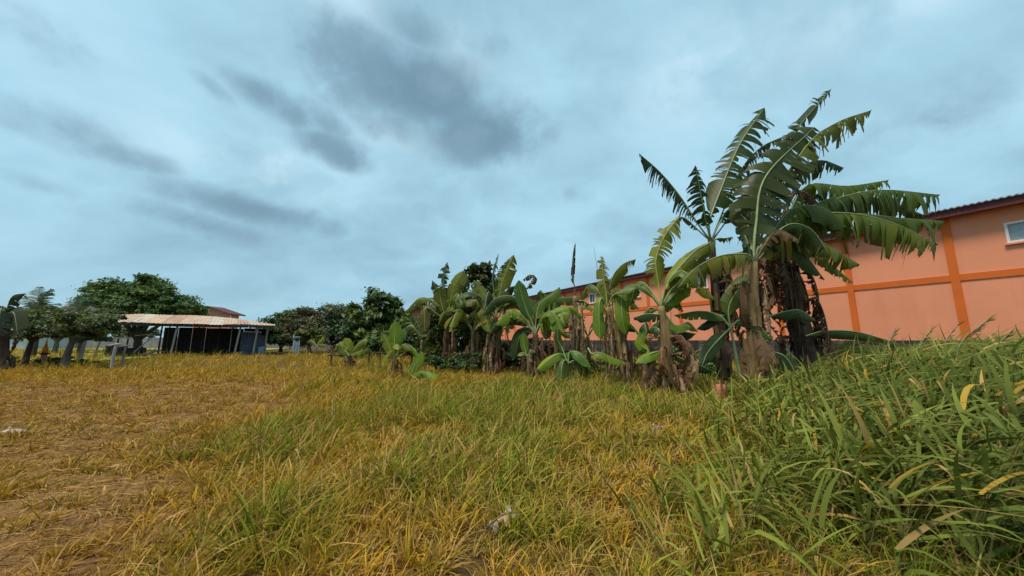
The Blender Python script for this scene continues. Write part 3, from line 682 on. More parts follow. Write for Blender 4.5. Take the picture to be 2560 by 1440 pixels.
    def sheaths(s, n, z1=.6, m='stem_brown'):
        """peeling dry leaf bases wrapped round the stem"""
        r = random.Random(s.sd+9)
        for i in range(n):
            f = r.uniform(.02, z1); i0 = int(f*(len(s.c)-2)); p = s.c[i0]; a = r.uniform(-3.3, .3); H = r.uniform(.4, 1.0); w_ = r.uniform(.2, .5); rad = s.r0*(1.25-.5*f)
            V = []; Fc = []; nz, na = 5, 4; fl = r.uniform(.005, .05)
            for j in range(nz+1):
                for k in range(na+1):
                    th = a+(k/na-.5)*w_*2*(1-.35*(j/nz)); rr_ = rad*1.06+.012+(j/nz)**2*fl*r.uniform(.6, 1.2); V.append(p+Vector((math.cos(th)*rr_, math.sin(th)*rr_, H*j/nz)))
            for j in range(nz):
                for k in range(na): q = j*(na+1)+k; Fc.append((q, q+1, q+na+2, q+na+1))
            obj('dry_sheath', np.array(V)-np.array(s.loc), Fc, m, s.e, True)
        return s
UP = (0, -.15, 1); UPN = (0, -.75, .8); YG = (.20, .215, .026); BRT = (.15, .23, .022); DK = (.043, .066, .019); OLV = (.135, .150, .020)

# the biggest plant: yellow-brown stem, huge upright blades
A = Banana('tallest banana plant, yellowish brown stem with broad wind-torn leaves sweeping up right', (1893, 998), (1882, 655), .125, 'stem_brown', lean=-.1)
A.leaf([(1890, 560), (1915, 440, .1), (2036, 318, .3)], 1.50, (.15, -1, -.15), .50, 30, (.050, .066, .015), asym=-.35, lam0=.1, rr=.04, hang=.3)
A.leaf([(1915, 520, .3), (1975, 350, .4), (2078, 222, .5)], .62, (.45, -1, .25), .62, 40, DK, lam0=.35, hang=.2, tip=.06)
A.leaf([(1935, 500, .2), (2020, 360, .2), (2095, 305, .3), (2180, 275, .3)], .80, (-.35, -.8, .9), .72, 52, OLV, lam0=.36, hang=.9)
A.leaf([(1900, 540, .5), (1960, 440, .6), (2040, 415, .6)], .5, UPN, .45, 45, None, lam0=.5, hang=.7)
A.leaf([(1868, 636, -.3), (1800, 640, -.5), (1740, 670, -.6), (1695, 718, -.7)], .75, (0, -.6, 1), .55, 50, OLV, lam0=.06, hang=.8, brown=.3)
A.leaf([(1920, 600, -.2), (1950, 575, -.3), (1998, 600, -.4)], .35, UPN, .7, 40, (.20, .13, .06), 'rib_brown', hang=.6, lam0=.2)
A.leaf([(1935, 590, .2), (2010, 585, .2), (2080, 620, .2), (2150, 662, .2)], .85, (0, -.6, 1), .6, 48, OLV, lam0=.1, hang=.8, brown=.4)
A.leaf([(1960, 590, .3), (2015, 640, .3), (2062, 700, .3)], .60, (.4, -.8, .7), .55, 30, DK, lam0=.15, hang=.6)
A.leaf([(1965, 595, .6), (2050, 640, .6), (2132, 706, .6)], .48, (.2, -.7, .8), .6, 40, None, lam0=.2, hang=.7)
A.leaf([(1862, 590, -.2), (1872, 610, -.3), (1880, 600, -.35)], .3, TOWARD, .6, 20, DK, lam0=.1)
A.leaf([(1870, 560, .1), (1850, 530, .2), (1868, 480, .3)], .55, TOWARD, .5, 30, DK, lam0=.2)
A.leaf([(1925, 540, .5), (1990, 430, .7), (2050, 400, .8), (2110, 420, .8)], .8, UPN, .6, 48, DK, lam0=.25, hang=.8)
A.leaf([(1930, 580, .4), (1985, 520, .5), (2060, 520, .5), (2120, 570, .5)], .8, UPN, .55, 48, LG[0], lam0=.15, hang=.8)
A.leaf([(1925, 600, -.1), (1975, 560, -.2), (2030, 575, -.2), (2075, 640, -.3)], .6, UPN, .65, 45, DK, lam0=.2, hang=.9)
A.leaf([(1875, 560, .4), (1900, 470, .6), (1950, 410, .7)], .9, TOWARD, .5, 25, DK, lam0=.15, hang=.6)
A.sheaths(16, .75).dead(14, .3, .9, (.7, 1.4), .26, out=.4)
# dark second stem behind it with the long leaves blown out to the right
A2 = Banana('dark-stemmed banana plant leaning right, long tattered leaves streaming over the salmon wall', (2030, 992), (1945, 610), .16, 'stem_dark', lean=.3, Y=9.6, flare=1.7)
A2.leaf([(2010, 545, -.2), (2120, 533, -.4), (2240, 560, -.6), (2345, 612, -.8)], 1.15, (0, -.55, 1), .72, 58, (.105, .145, .026), lam0=.1, hang=.7, tip=.1, rr=.035, brown=.4)
A2.leaf([(2020, 560, .1), (2130, 535, .1), (2250, 545, .1), (2362, 553, .1)], 1.0, (0, -.5, 1), .74, 58, LG[1], lam0=.15, hang=1.0, brown=.4)
A2.leaf([(1990, 545, .4), (2080, 500, .4), (2200, 475, .4), (2350, 487, .4)], 1.10, (0, -.5, 1), .76, 58, (.085, .128, .028), lam0=.22, hang=.9, tip=.07)
A2.leaf([(1975, 530, .7), (2020, 462, .7), (2120, 465, .7), (2222, 450, .7)], .95, (0, -.5, 1), .75, 50, None, lam0=.2, hang=.8)
A2.leaf([(2030, 520, .9), (2130, 490, .9), (2230, 505, .9), (2310, 538, .9)], .9, (0, -.5, 1), .78, 50, DK, lam0=.25, hang=.8)
A2.leaf([(1985, 545, .2), (2040, 510, .1), (2090, 490, .1)], .9, (0, -.5, 1), .5, 48, None, lam0=.15, hang=.7)
A2.leaf([(1970, 540, .9), (2020, 500, .9), (2070, 470, .9)], .8, (0, -.7, .8), .6, 40, DK, lam0=.2, hang=.8)
A2.leaf([(1975, 500, .5), (2010, 480, .4), (2090, 548, .4)], .36, TOWARD, .8, 40, (.085, .045, .035), 'rib_brown', lam0=.2, name='dead_leaf', mat='dead_leaf', label='withered maroon leaf hooked over the crown')
A2.leaf([(1960, 780, -.5), (2000, 776, -.6), (2042, 803, -.7)], .42, (0, -.5, 1), .12, 45, DK, lam0=.05, start=(1915, 795, -.3), hang=.4)
A2.leaf([(2060, 828, -.3), (2130, 828, -.4), (2190, 842, -.5), (2252, 862, -.5)], .44, (0, -.5, 1), .14, 48, LG[2], lam0=.05, start=(2008, 842, -.2), hang=.5)
A2.leaf([(1960, 890, -.5), (1985, 930, -.6), (1975, 985, -.7)], .55, TOWARD, .1, 12, DK, lam0=.1, start=(1930, 880, -.3))
A2.sheaths(14, .8, 'stem_dark').dead(54, .25, .98, (.7, 1.5), .28, cols=((.06, .035, .025), (.10, .06, .035), (.16, .10, .06), (.045, .03, .025)), out=.55)
# young sucker in front of the pair
A3 = Banana('slender young banana sucker with broad whole leaves before the tallest stem', (1852, 985), (1826, 815), .04, 'rib_pale', Y=8.6)
A3.leaf([(1822, 770, 0), (1845, 725, 0), (1882, 680, .1)], .52, (-.4, -1, .3), .12, 10, LG[0], lam0=.15)
A3.leaf([(1850, 800, -.1), (1890, 808, -.2), (1930, 850, -.3)], .48, (0, -.6, 1), .1, 35, LG[0], lam0=.1, hang=.4)
A3.leaf([(1800, 790, .1), (1750, 778, .2), (1685, 788, .3)], .40, (0, -.5, 1), .3, 40, LG[1], lam0=.1)
A3.leaf([(1815, 790, .2), (1780, 795, .3), (1740, 825, .3)], .40, (0, -.5, 1), .2, 45, DK, lam0=.1)
A3.leaf([(1805, 840, -.2), (1770, 880, -.3), (1755, 915, -.4)], .36, TOWARD, .1, 15, DK, lam0=.15)
# tall plant with the open fan of pale stalks
Bn = Banana('tall banana plant with open fan of pale stalks and dead skirt beside the tallest', (1802, 985), (1778, 600), .105, 'stem_dark', Y=9.4, lean=.1)
Bn.leaf([(1772, 560), (1800, 480, .1), (1850, 360, .2), (1912, 268, .3)], 1.0, (-.5, -1, .15), .60, 22, DK, lam0=.14, hang=.3, tip=.08, rr=.035)
Bn.leaf([(1745, 560), (1700, 490, .1), (1650, 430, .2), (1598, 384, .2)], .46, (0, -.4, 1), .95, 55, (.026, .045, .022), lam0=.22, hang=1.3, brown=.1)
Bn.leaf([(1765, 555, -.1), (1755, 500, -.3), (1738, 412, -.5)], .75, TOWARD, .7, 25, (.030, .058, .022), lam0=.2, hang=.9, tip=.14)
Bn.leaf([(1795, 560, .2), (1850, 430, .5), (1900, 370, .6), (1965, 338, .7)], .42, (0, -.5, 1), .8, 55, DK, lam0=.35, hang=1.0)
Bn.leaf([(1795, 565, .1), (1825, 520, .2), (1870, 480, .3)], .42, (-.3, -.8, .8), .55, 40, DK, lam0=.3)
Bn.leaf([(1800, 575, .2), (1835, 530, .4), (1880, 500, .5)], .36, (-.3, -.8, .8), .45, 40, None, lam0=.35)
Bn.leaf([(1745, 575, .1), (1712, 545, .1), (1688, 545, 0)], .2, UPN, .5, 30, (.08, .06, .03), lam0=.35)
Bn.leaf([(1795, 596, -.1), (1810, 596, -.1), (1832, 592, -.1)], .2, UPN, .8, 40, None, lam0=.2, hang=1)
Bn.leaf([(1765, 612, -.4), (1735, 630, -.7), (1690, 680, -.9), (1664, 725, -1.0)], .42, (.2, -.7, .8), .12, 30, YG, lam0=.06, hang=.3)
Bn.sheaths(12, .6).dead(34, .55, .86, (.6, 1.3), .22, cols=((.10, .05, .035), (.15, .08, .05), (.075, .045, .03), (.21, .14, .085)), out=.42, side=.3)
# yellow-green plant before the wall
Cn = Banana('yellow-green banana plant with one tall torn leaf before the middle of the wall', (1668, 1008), (1652, 765), .10, 'stem_brown', Y=8.9, lean=-.1)
Cn.leaf([(1648, 720), (1640, 650), (1662, 590), (1700, 540)], .72, TOWARD, .62, 22, YG, 'rib_yellow', lam0=.2, hang=.5, brown=.2)
Cn.leaf([(1660, 735), (1690, 690, .1), (1735, 640, .2), (1790, 602, .3)], .50, (-.4, -.8, .6), .15, 25, (.105, .145, .03), lam0=.22)
Cn.leaf([(1665, 760, -.1), (1690, 735, -.1), (1728, 715, -.2)], .46, (-.5, -1, .3), .05, 8, BRT, lam0=.1)
Cn.leaf([(1660, 770, .1), (1680, 740, .2), (1688, 718, .2)], .36, TOWARD, .05, 8, BRT, lam0=.05)
Cn.leaf([(1650, 785, -.1), (1615, 785, -.2), (1582, 795, -.3)], .46, (0, -.6, 1), .35, 40, DK, lam0=.15, hang=.6)
Cn.leaf([(1645, 775, .1), (1625, 770, .2), (1605, 795, .3)], .4, (0, -.6, 1), .3, 40, LG[0], lam0=.15)
Cn.leaf([(1690, 815, -.2), (1720, 805, -.3), (1745, 830, -.3)], .36, (0, -.6, 1), .1, 30, BRT, lam0=.15)
Cn.leaf([(1675, 840, 0), (1705, 830, 0), (1742, 835, 0)], .40, (0, -.6, 1), .2, 40, DK, lam0=.05)
Cn.leaf([(1640, 880, -.3), (1615, 890, -.4), (1590, 905, -.4)], .36, (0, -.6, 1), .05, 25, BRT, lam0=.1, start=(1660, 878))
Cn.leaf([(1620, 880, -.2), (1600, 860, -.2), (1612, 822, -.2)], .26, TOWARD, .05, 10, BRT, lam0=.2, start=(1592, 910, -.2))
Cn.leaf([(1700, 895, -.1), (1740, 910, -.2), (1785, 930, -.2)], .32, (0, -.5, 1), .15, 40, DK, lam0=.1, start=(1665, 875))
Cn.more(5, 1.2, .42, .4, [YG, LG[1], DK]).sheaths(10, .7).dead(44, .14, .68, (.5, 1.1), .26, cols=((.17, .075, .04), (.23, .12, .06), (.11, .05, .03), (.30, .19, .10)), out=.75)
# leaning plant with ragged yellow leaf
Dn = Banana('leaning banana plant with pale flayed stem, narrow yellowed leaf and bright leaf', (1568, 965), (1518, 768), .12, 'stem_brown', Y=10.6)
Dn.leaf([(1515, 730), (1508, 690), (1505, 640)], .46, TOWARD, .75, 20, (.20, .20, .045), 'rib_yellow', lam0=.1, hang=.5)
Dn.leaf([(1522, 730, .1), (1535, 685, .1), (1562, 658, .1), (1590, 648, .1)], .48, (-.4, -.8, .7), .75, 45, OLV, lam0=.25, hang=.9)
Dn.leaf([(1545, 740, -.1), (1552, 725, -.2), (1556, 790, -.4), (1565, 838, -.4)], .44, TOWARD, .06, 8, BRT, lam0=.12)
Dn.leaf([(1505, 745, -.1), (1498, 770, -.2), (1500, 850, -.3)], .42, TOWARD, .35, 18, BRT, lam0=.1)
Dn.leaf([(1512, 740, .2), (1500, 715, .2), (1508, 700, .2)], .3, TOWARD, .3, 18, YG, lam0=.05)
Dn.leaf([(1480, 885, -.4), (1500, 882, -.5), (1565, 908, -.6)], .36, (0, -.6, 1), .12, 25, BRT, lam0=.15, start=(1470, 870, -.2))
Dn.more(4, 1.2, .4, .5, [YG, OLV, LG[1]]).sheaths(12, .95).dead(34, .35, 1.0, (.6, 1.3), .14, cols=((.33, .22, .13), (.24, .15, .085), (.40, .28, .17)), out=.2)
# dead stem with a black spike
En = Banana('bare dead banana stem topped by one thin black withered spike', (1445, 935), (1437, 740), .085, 'stem_brown', Y=13.0, name='dead_banana_stem', group='banana plants in the field')
En.leaf([(1437, 720), (1432, 695), (1434, 650), (1438, 606)], .30, TOWARD, .35, 55, (.030, .024, .020), 'rib_brown', lam0=.2, mat='dead_leaf', name='dead_leaf', label='thin black withered leaf standing upright')
En.leaf([(1448, 752), (1458, 752), (1474, 762)], .3, UPN, .6, 40, DK, lam0=.2)
En.sheaths(10, .95).dead(26, .4, 1.0, (.7, 1.6), .13, cols=((.36, .25, .16), (.27, .18, .11), (.42, .31, .20)), out=.18)
tw = empty('bare_twig', (at(1498, 850, 12.2).x, 12.2, 0), 'thin bare twig rising beside the narrow yellowed banana leaf', 'twig')
V, Fc = tube(curve([(tw.location.x, 12.2, -.05), at(1500, 800, 12.2), at(1497, 700, 12.2), at(1484, 617, 12.2)], 10), [.02*(1-.8*i/9) for i in range(10)], 5)
obj('stalk', np.array(V)-np.array(tw.location), Fc, 'bark_dark', tw)
V, Fc = tube(curve([at(1498, 720, 12.2), at(1502, 700, 12.2), at(1506, 690, 12.2)], 4), [.012, .01, .008, .005], 5); obj('twiglet', np.array(V)-np.array(tw.location), Fc, 'bark_dark', tw)
# the clump in the middle
Fn = Banana('banana plant with big upright whole leaf and arching dark leaves in the middle clump', (1335, 938), (1338, 835), .11, 'stem_dark', Y=12.6)
Fn.leaf([(1332, 810), (1318, 780), (1302, 730), (1296, 700)], .52, TOWARD, .05, 12, (.062, .125, .034), lam0=.25)
Fn.leaf([(1325, 800, .2), (1290, 745, .3), (1240, 745, .3), (1205, 790, .3)], .62, (0, -.6, 1), .15, 42, DK, lam0=.25)
Fn.leaf([(1325, 820, .1), (1290, 795, .1), (1250, 800, 0), (1222, 835, 0)], .58, (0, -.6, 1), .12, 42, DK, lam0=.2)
Fn.leaf([(1340, 800, .2), (1350, 760, .3), (1385, 735, .3), (1400, 718, .3)], .52, (-.3, -1, .5), .12, 20, LG[1], lam0=.25)
Fn.leaf([(1345, 810, .4), (1355, 750, .5), (1345, 730, .5)], .5, TOWARD, .2, 12, DK, lam0=.2)
Fn.leaf([(1320, 830, .5), (1300, 840, .6), (1285, 900, .6)], .6, TOWARD, .2, 20, DK, lam0=.15)
Fn.leaf([(1345, 815, -.1), (1362, 790, -.2), (1366, 850, -.3)], .42, TOWARD, .05, 12, OLV, lam0=.3)
Fn.more(6, 1.6, .5, .45, [OLV, BRT, LG[1], DK]).dead(30, .3, 1.0, (.5, 1.0), .22, cols=((.13, .06, .035), (.20, .10, .055), (.08, .045, .03), (.28, .18, .10)), out=.4).sheaths(5)
F2 = Banana('banana plant with broad light leaves against the far end of the salmon wall', (1392, 925), (1386, 830), .085, 'stem_brown', Y=14.5)
F2.leaf([(1375, 790), (1380, 750), (1420, 745), (1452, 745)], .70, (-.2, -.8, .7), .3, 30, LG[0], lam0=.2)
F2.leaf([(1392, 800), (1385, 770), (1395, 728)], .55, TOWARD, .1, 14, (.085, .15, .035), lam0=.2)
F2.leaf([(1395, 810, -.2), (1405, 790, -.3), (1425, 785, -.3)], .46, (-.4, -1, .3), .05, 10, BRT, lam0=.15)
F2.leaf([(1400, 830, -.1), (1430, 832, -.2), (1440, 845, -.3)], .5, (0, -.6, 1), .15, 35, LG[1], lam0=.15)
F2.leaf([(1370, 800, .2), (1345, 770, .2), (1330, 750, .2)], .6, (.4, -.9, .5), .25, 20, DK, lam0=.2)
F2.leaf([(1372, 800, .4), (1362, 765, .5), (1350, 725, .5)], .6, TOWARD, .2, 20, OLV, lam0=.2)
F2.leaf([(1335, 700, .8), (1328, 690, .8), (1306, 700, .9)], .3, TOWARD, .6, 20, (.05, .03, .025), lam0=.05, start=(1312, 725, .8), mat='dead_leaf', name='dead_leaf')
F2.more(7, 1.7, .55, .5, cols=[YG, BRT, OLV]).dead(8, .3, 1, (.4, .9), .16)
Gn = Banana('small banana plant with two round-arched bright leaves in front of the flayed stem', (1418, 955), (1420, 905), .045, 'stem_green', Y=11.2)
Gn.leaf([(1405, 885), (1380, 893, -.2), (1342, 925, -.3)], .46, (0, -.7, 1), .03, 25, BRT, lam0=.1)
Gn.leaf([(1425, 880), (1450, 885, -.2), (1478, 918, -.3)], .46, (0, -.7, 1), .03, 25, (.085, .165, .03), lam0=.1)
Gn.leaf([(1412, 900, -.2), (1405, 915, -.3), (1402, 955, -.4)], .38, TOWARD, .03, 15, LG[0], lam0=.1)
Gn.leaf([(1440, 900, -.1), (1455, 915, -.2), (1465, 945, -.2)], .36, TOWARD, .03, 15, DK, lam0=.1)
Gn.leaf([(1405, 870, .2), (1395, 850, .2), (1395, 820, .2)], .25, TOWARD, .03, 15, LG[2], lam0=.3)
Hn = Banana('tiny banana sucker with three bright whole leaves before the middle clump', (1322, 930), (1318, 888), .03, 'stem_green', Y=12.2)
Hn.leaf([(1312, 870), (1310, 850), (1306, 830)], .30, TOWARD, .02, 8, BRT, lam0=.08)
Hn.leaf([(1312, 884), (1305, 882), (1292, 890)], .22, UPN, .02, 20, (.13, .20, .04), lam0=.1)
Hn.leaf([(1325, 880), (1332, 876), (1340, 882)], .22, UPN, .02, 20, (.13, .20, .04), lam0=.1)
# tall plants at the left of the clump
I1 = Banana('tall banana plant with reddish flayed stem and upright feathered leaf, right of the bush', (1232, 940), (1240, 800), .15, 'stem_dark', Y=14.3, lean=.2)
I1.leaf([(1246, 760), (1258, 700), (1285, 636)], .80, (-.35, -1, .2), .5, 22, OLV, lam0=.2, hang=.3, tip=.1)
I1.leaf([(1245, 750, .3), (1250, 690, .3), (1275, 645, .3)], .55, (.5, -1, .2), .65, 35, DK, lam0=.3)
I1.leaf([(1238, 750, .4), (1232, 690, .4), (1246, 634, .4)], .3, TOWARD, .9, 40, DK, lam0=.3, hang=.8)
I1.leaf([(1255, 780, .1), (1280, 740, .2), (1310, 735, .2)], .5, (-.2, -.7, .8), .6, 40, DK, lam0=.3, hang=.7)
I1.leaf([(1225, 770, .1), (1205, 730, .2), (1185, 700, .2)], .7, (.3, -1, .3), .3, 20, OLV, lam0=.2)
I1.leaf([(1225, 790, -.2), (1213, 770, -.3), (1215, 830, -.4)], .42, TOWARD, .1, 12, OLV, lam0=.2)
I1.leaf([(1260, 770, .3), (1272, 725, .3), (1290, 715, .3)], .45, TOWARD, .4, 25, DK, lam0=.3)
I1.more(7, 2.0, .6, .6).sheaths(9, .7).dead(40, .2, 1.0, (.6, 1.4), .22, cols=((.15, .06, .04), (.10, .045, .03), (.22, .12, .07), (.34, .25, .17)), out=.36)
I2 = Banana('tall banana plant with ladder-torn upright leaves left of the leafy bush', (1118, 930), (1120, 790), .12, 'stem_dark', Y=15.6)
I2.leaf([(1118, 760), (1108, 700), (1118, 655)], .62, TOWARD, .8, 25, DK, lam0=.25, hang=.2)
I2.leaf([(1125, 760, -.1), (1135, 720, -.1), (1160, 675, -.1)], .80, (-.3, -1, .2), .25, 15, OLV, lam0=.15)
I2.leaf([(1110, 770), (1095, 730), (1080, 700)], .55, TOWARD, .5, 25, DK, lam0=.25)
I2.leaf([(1110, 780, -.1), (1100, 740, -.1), (1102, 715, -.2)], .75, TOWARD, .3, 15, OLV, lam0=.15)
I2.leaf([(1130, 770, .1), (1155, 730, .1), (1168, 690, .1)], .55, (-.4, -1, .3), .5, 25, LG[0], lam0=.25)
I2.leaf([(1108, 775, .1), (1085, 745, .1), (1050, 755, .2), (1030, 775, .2)], .50, UPN, .6, 45, GG[1], lam0=.3, hang=.8)
I2.leaf([(1128, 775, .2), (1140, 735, .3), (1143, 690, .3)], .6, TOWARD, .4, 20, LG[1], lam0=.2)
I2.leaf([(1100, 790, -.2), (1065, 770, -.4), (1062, 830, -.6)], .5, TOWARD, .3, 18, (.12, .10, .025), lam0=.25)
I2.more(7, 2.0, .6, .55).dead(24, .2, .9, (.5, 1.2), .2, cols=((.15, .07, .04), (.10, .05, .03), (.2, .12, .07)), out=.3)
I3 = Banana('short reddish-stemmed banana plant hidden between bush and far cottage', (1058, 915), (1056, 850), .09, 'stem_brown', Y=17.5)
I3.leaf([(1060, 820), (1068, 795), (1075, 770)], .6, TOWARD, .4, 18, OLV, lam0=.2)
I3.leaf([(1045, 830), (1025, 815), (1005, 830)], .5, UPN, .4, 35, LG[0], lam0=.2)
I3.leaf([(1068, 835), (1085, 825), (1100, 845)], .5, UPN, .4, 35, LG[1], lam0=.2)
I3.leaf([(1050, 825), (1040, 800), (1030, 790)], .5, TOWARD, .4, 18, LG[2], lam0=.2)
I3.more(6, 1.5, .5).dead(6, .3, 1, (.4, .8), .18, cols=((.22, .12, .06), (.15, .07, .04)))
Pn = Banana('dark banana plant with thick trunk cut by the left edge of the field', (18, 925), (14, 815), .17, 'stem_dark', Y=16.0)
Pn.leaf([(18, 770), (32, 740), (64, 733)], .7, UPN, .5, 45, (.040, .060, .030), lam0=.15, hang=.7)
Pn.leaf([(22, 785, -.2), (36, 785, -.3), (44, 838, -.4)], .85, TOWARD, .3, 20, (.030, .042, .026), lam0=.1)
Pn.leaf([(5, 780, .1), (-15, 765, .2), (-45, 800, .3)], .8, UPN, .5, 40, (.035, .05, .028), lam0=.1)
Pn.leaf([(10, 780, -.2), (2, 775, -.3), (-6, 845, -.4)], .9, TOWARD, .4, 20, (.026, .036, .024), lam0=.1)
Pn.leaf([(20, 790, .3), (35, 775, .4), (60, 800, .5)], .7, UPN, .4, 40, (.035, .05, .028), lam0=.1)
Pn.dead(16, .2, .9, (.5, 1.1), .2, cols=((.07, .055, .045), (.10, .075, .055), (.05, .04, .035)))
# small plants standing in the open grass
Jn = Banana('small lone banana plant with one upright leaf in the open grass', (986, 952), (986, 898), .07, 'stem_brown', Y=12.4)
Jn.leaf([(986, 870), (988, 835), (985, 800)], .52, TOWARD, .2, 14, BRT, lam0=.12)
Jn.leaf([(975, 870), (962, 842), (955, 830)], .40, (.4, -1, .4), .3, 15, YG, lam0=.1)
Jn.leaf([(1000, 870, -.1), (1012, 862, -.2), (1030, 878, -.3)], .34, UPN, .1, 25, LG[1], lam0=.15)
Jn.leaf([(990, 865, .1), (1002, 840, .2), (1015, 815, .2)], .40, (-.4, -1, .3), .3, 18, (.09, .15, .05), lam0=.2)
Jn.leaf([(978, 880, -.1), (965, 890, -.2), (955, 905, -.2)], .28, UPN, .3, 25, YG, lam0=.2)
Jn.more(3, .9, .3, .3, [YG, BRT]).dead(10, .25, 1, (.3, .6), .15, cols=((.22, .11, .055), (.15, .07, .04)))
Kn = Banana('bushy young banana plant in the grass beside the rail fence', (878, 920), (876, 888), .08, 'stem_dark', Y=17.0)
Kn.leaf([(872, 870), (866, 855), (862, 845)], .5, TOWARD, .1, 10, YG, lam0=.05)
Kn.leaf([(860, 875), (850, 860), (838, 862)], .45, UPN, .3, 25, (.10, .15, .03), lam0=.1)
Kn.leaf([(888, 870), (902, 855), (920, 850)], .5, (-.2, -1, .6), .3, 25, YG, lam0=.15)
Kn.leaf([(890, 882), (905, 878), (922, 870)], .45, UPN, .3, 30, LG[1], lam0=.2)
Kn.leaf([(865, 885), (852, 882), (845, 888)], .4, UPN, .3, 30, LG[1], lam0=.1)
Kn.leaf([(885, 888), (895, 885), (905, 895)], .4, UPN, .3, 30, YG, lam0=.1)
Kn.more(5, 1.0, .36, .3, [YG, BRT, LG[1]]).dead(8, .3, 1, (.25, .5), .15, cols=((.13, .07, .045), (.2, .11, .06)))
Ln = Banana('tiny banana plant far off in the grass by the green shrub', (792, 880), (792, 866), .06, 'stem_brown', Y=30)
Ln.leaf([(798, 856), (806, 848), (812, 842)], .5, TOWARD, .2, 15, YG, lam0=.1)
Ln.leaf([(785, 858), (775, 850), (768, 858)], .5, UPN, .2, 30, YG, lam0=.1)
Ln.leaf([(798, 862), (808, 862), (818, 862)], .5, UPN, .2, 30, LG[1], lam0=.1)
Mn = Banana('low bright banana sucker with two whole leaves on the grass', (1030, 960), (1030, 945), .035, 'stump_cut', Y=12.0)
Mn.leaf([(1032, 925), (1046, 900), (1058, 880)], .40, (-.2, -1, .3), .06, 10, (.13, .225, .022), lam0=.05)
Mn.leaf([(1050, 935, -.1), (1075, 938, -.2), (1096, 952, -.3)], .36, (0, -.8, .8), .04, 20, (.14, .235, .022), lam0=.05)
Mn.leaf([(1036, 938, -.2), (1055, 930, -.3), (1062, 945, -.3)], .24, (0, -.8, .8), .04, 20, (.13, .22, .022), lam0=.05)
N1 = Banana('plain green banana plant half hidden behind the dead black-spiked stem', (1472, 915), (1470, 840), .07, 'stem_green', Y=15.5)
N1.more(8, 1.5, .5, .4, [YG, LG[1], BRT], .4, .8).dead(6, .3, 1, (.4, .8), .15)
N2 = Banana('banana plant with dark arching leaves between the leaning and the yellow-green plants', (1612, 940), (1608, 850), .08, 'stem_dark', Y=11.6)
N2.more(8, 1.25, .42, .35, [DK, LG[0], LG[1]], .45, .7).dead(14, .3, 1, (.5, .9), .18, cols=((.20, .10, .05), (.30, .18, .10), (.12, .06, .035)))
N3 = Banana('banana plant with drooping olive leaves at the right side of the leafy bush', (1185, 930), (1182, 830), .09, 'stem_brown', Y=15.0)
N3.more(9, 1.7, .55, .4, [OLV, YG, LG[1]], .45, .8).dead(16, .3, 1, (.6, 1.1), .2)
N4 = Banana('low broad-leaved banana sucker in the gap before the plinth', (1722, 965), (1720, 905), .05, 'stem_green', Y=10.4)
N4.more(6, .9, .36, .12, [LG[0], DK, LG[1]], .45, .7)
# stump of a felled stem
STUMP = gpt(1806, 1026)
st = empty('banana_stump', STUMP, 'cut reddish banana stump in the grass below the tall fan-leaved plant', 'stump')
p = st.location; c = [Vector((0, 0, -.08)), Vector((-.01, 0, .16)), Vector((-.02, 0, .34)), Vector((-.03, -.01, .50))]
V, Fc = tube(c, [.14, .125, .115, .11], 12, True, .08); obj('stem', V, Fc, 'stump_cut', st, True)
for i in range(7):
    a = i*.9; V = []; 
    for j in range(4):
        for k in range(3):
            th = a+(k-1)*.28*(1-.2*j); rr_ = .118+.012*j*j*.35; V.append((math.cos(th)*rr_-.03*j/3, math.sin(th)*rr_, .28+.10*j))
    obj('sheath', V, [(j*3+k, j*3+k+1, j*3+k+4, j*3+k+3) for j in range(3) for k in range(2)], 'stump_cut', st)

# ------------------------------------------------------------------ grass
def blades(name, pos, d0, L, Wd, bend, segs, col, mat='grass_blade', tipcol=None, tw=None):
    """thousands of single blades as one mesh; each bends along its own arc and tapers to a point"""
    N = len(pos); side = np.cross(d0, bend+rng.normal(size=(N, 3))*.02+np.array([0, .001, 0])); side /= np.linalg.norm(side, axis=1)[:, None]+1e-9
    if tw is not None:
        nrm = np.cross(side, d0); side = side*np.cos(tw)[:, None]+nrm*np.sin(tw)[:, None]
    nv = segs*2+1; V = np.empty((N, nv, 3), np.float32); Lc = L[:, None]
    for k in range(segs):
        f = k/segs; c = pos+Lc*(d0*f+bend*f*f); w_ = (Wd*.5*(1-f**2.2)*(.65+.35*min(1, f*4)))[:, None]
        V[:, 2*k] = c-side*w_; V[:, 2*k+1] = c+side*w_
    V[:, -1] = pos+Lc*(d0+bend)
    b = (np.arange(N)*nv)[:, None]; pat = []; tot = []
    for k in range(segs-1): pat += [2*k, 2*k+1, 2*k+3, 2*k+2]; tot.append(4)
    k = segs-1; pat += [2*k, 2*k+1, 2*k+2]; tot.append(3)
    loops = (b+np.array(pat)[None]).ravel(); totals = np.tile(tot, N)
    C = np.repeat(col[:, None, :], nv, 1)
    if tipcol is not None:
        for k in range(nv):
            f = (k//2)/segs; C[:, k] = col*(1-f**1.5)+tipcol*f**1.5
    return raw(name, V.reshape(-1, 3), loops, totals, mat, C.reshape(-1, 3))
def unit(a): return a/(np.linalg.norm(a, axis=1)[:, None]+1e-9)

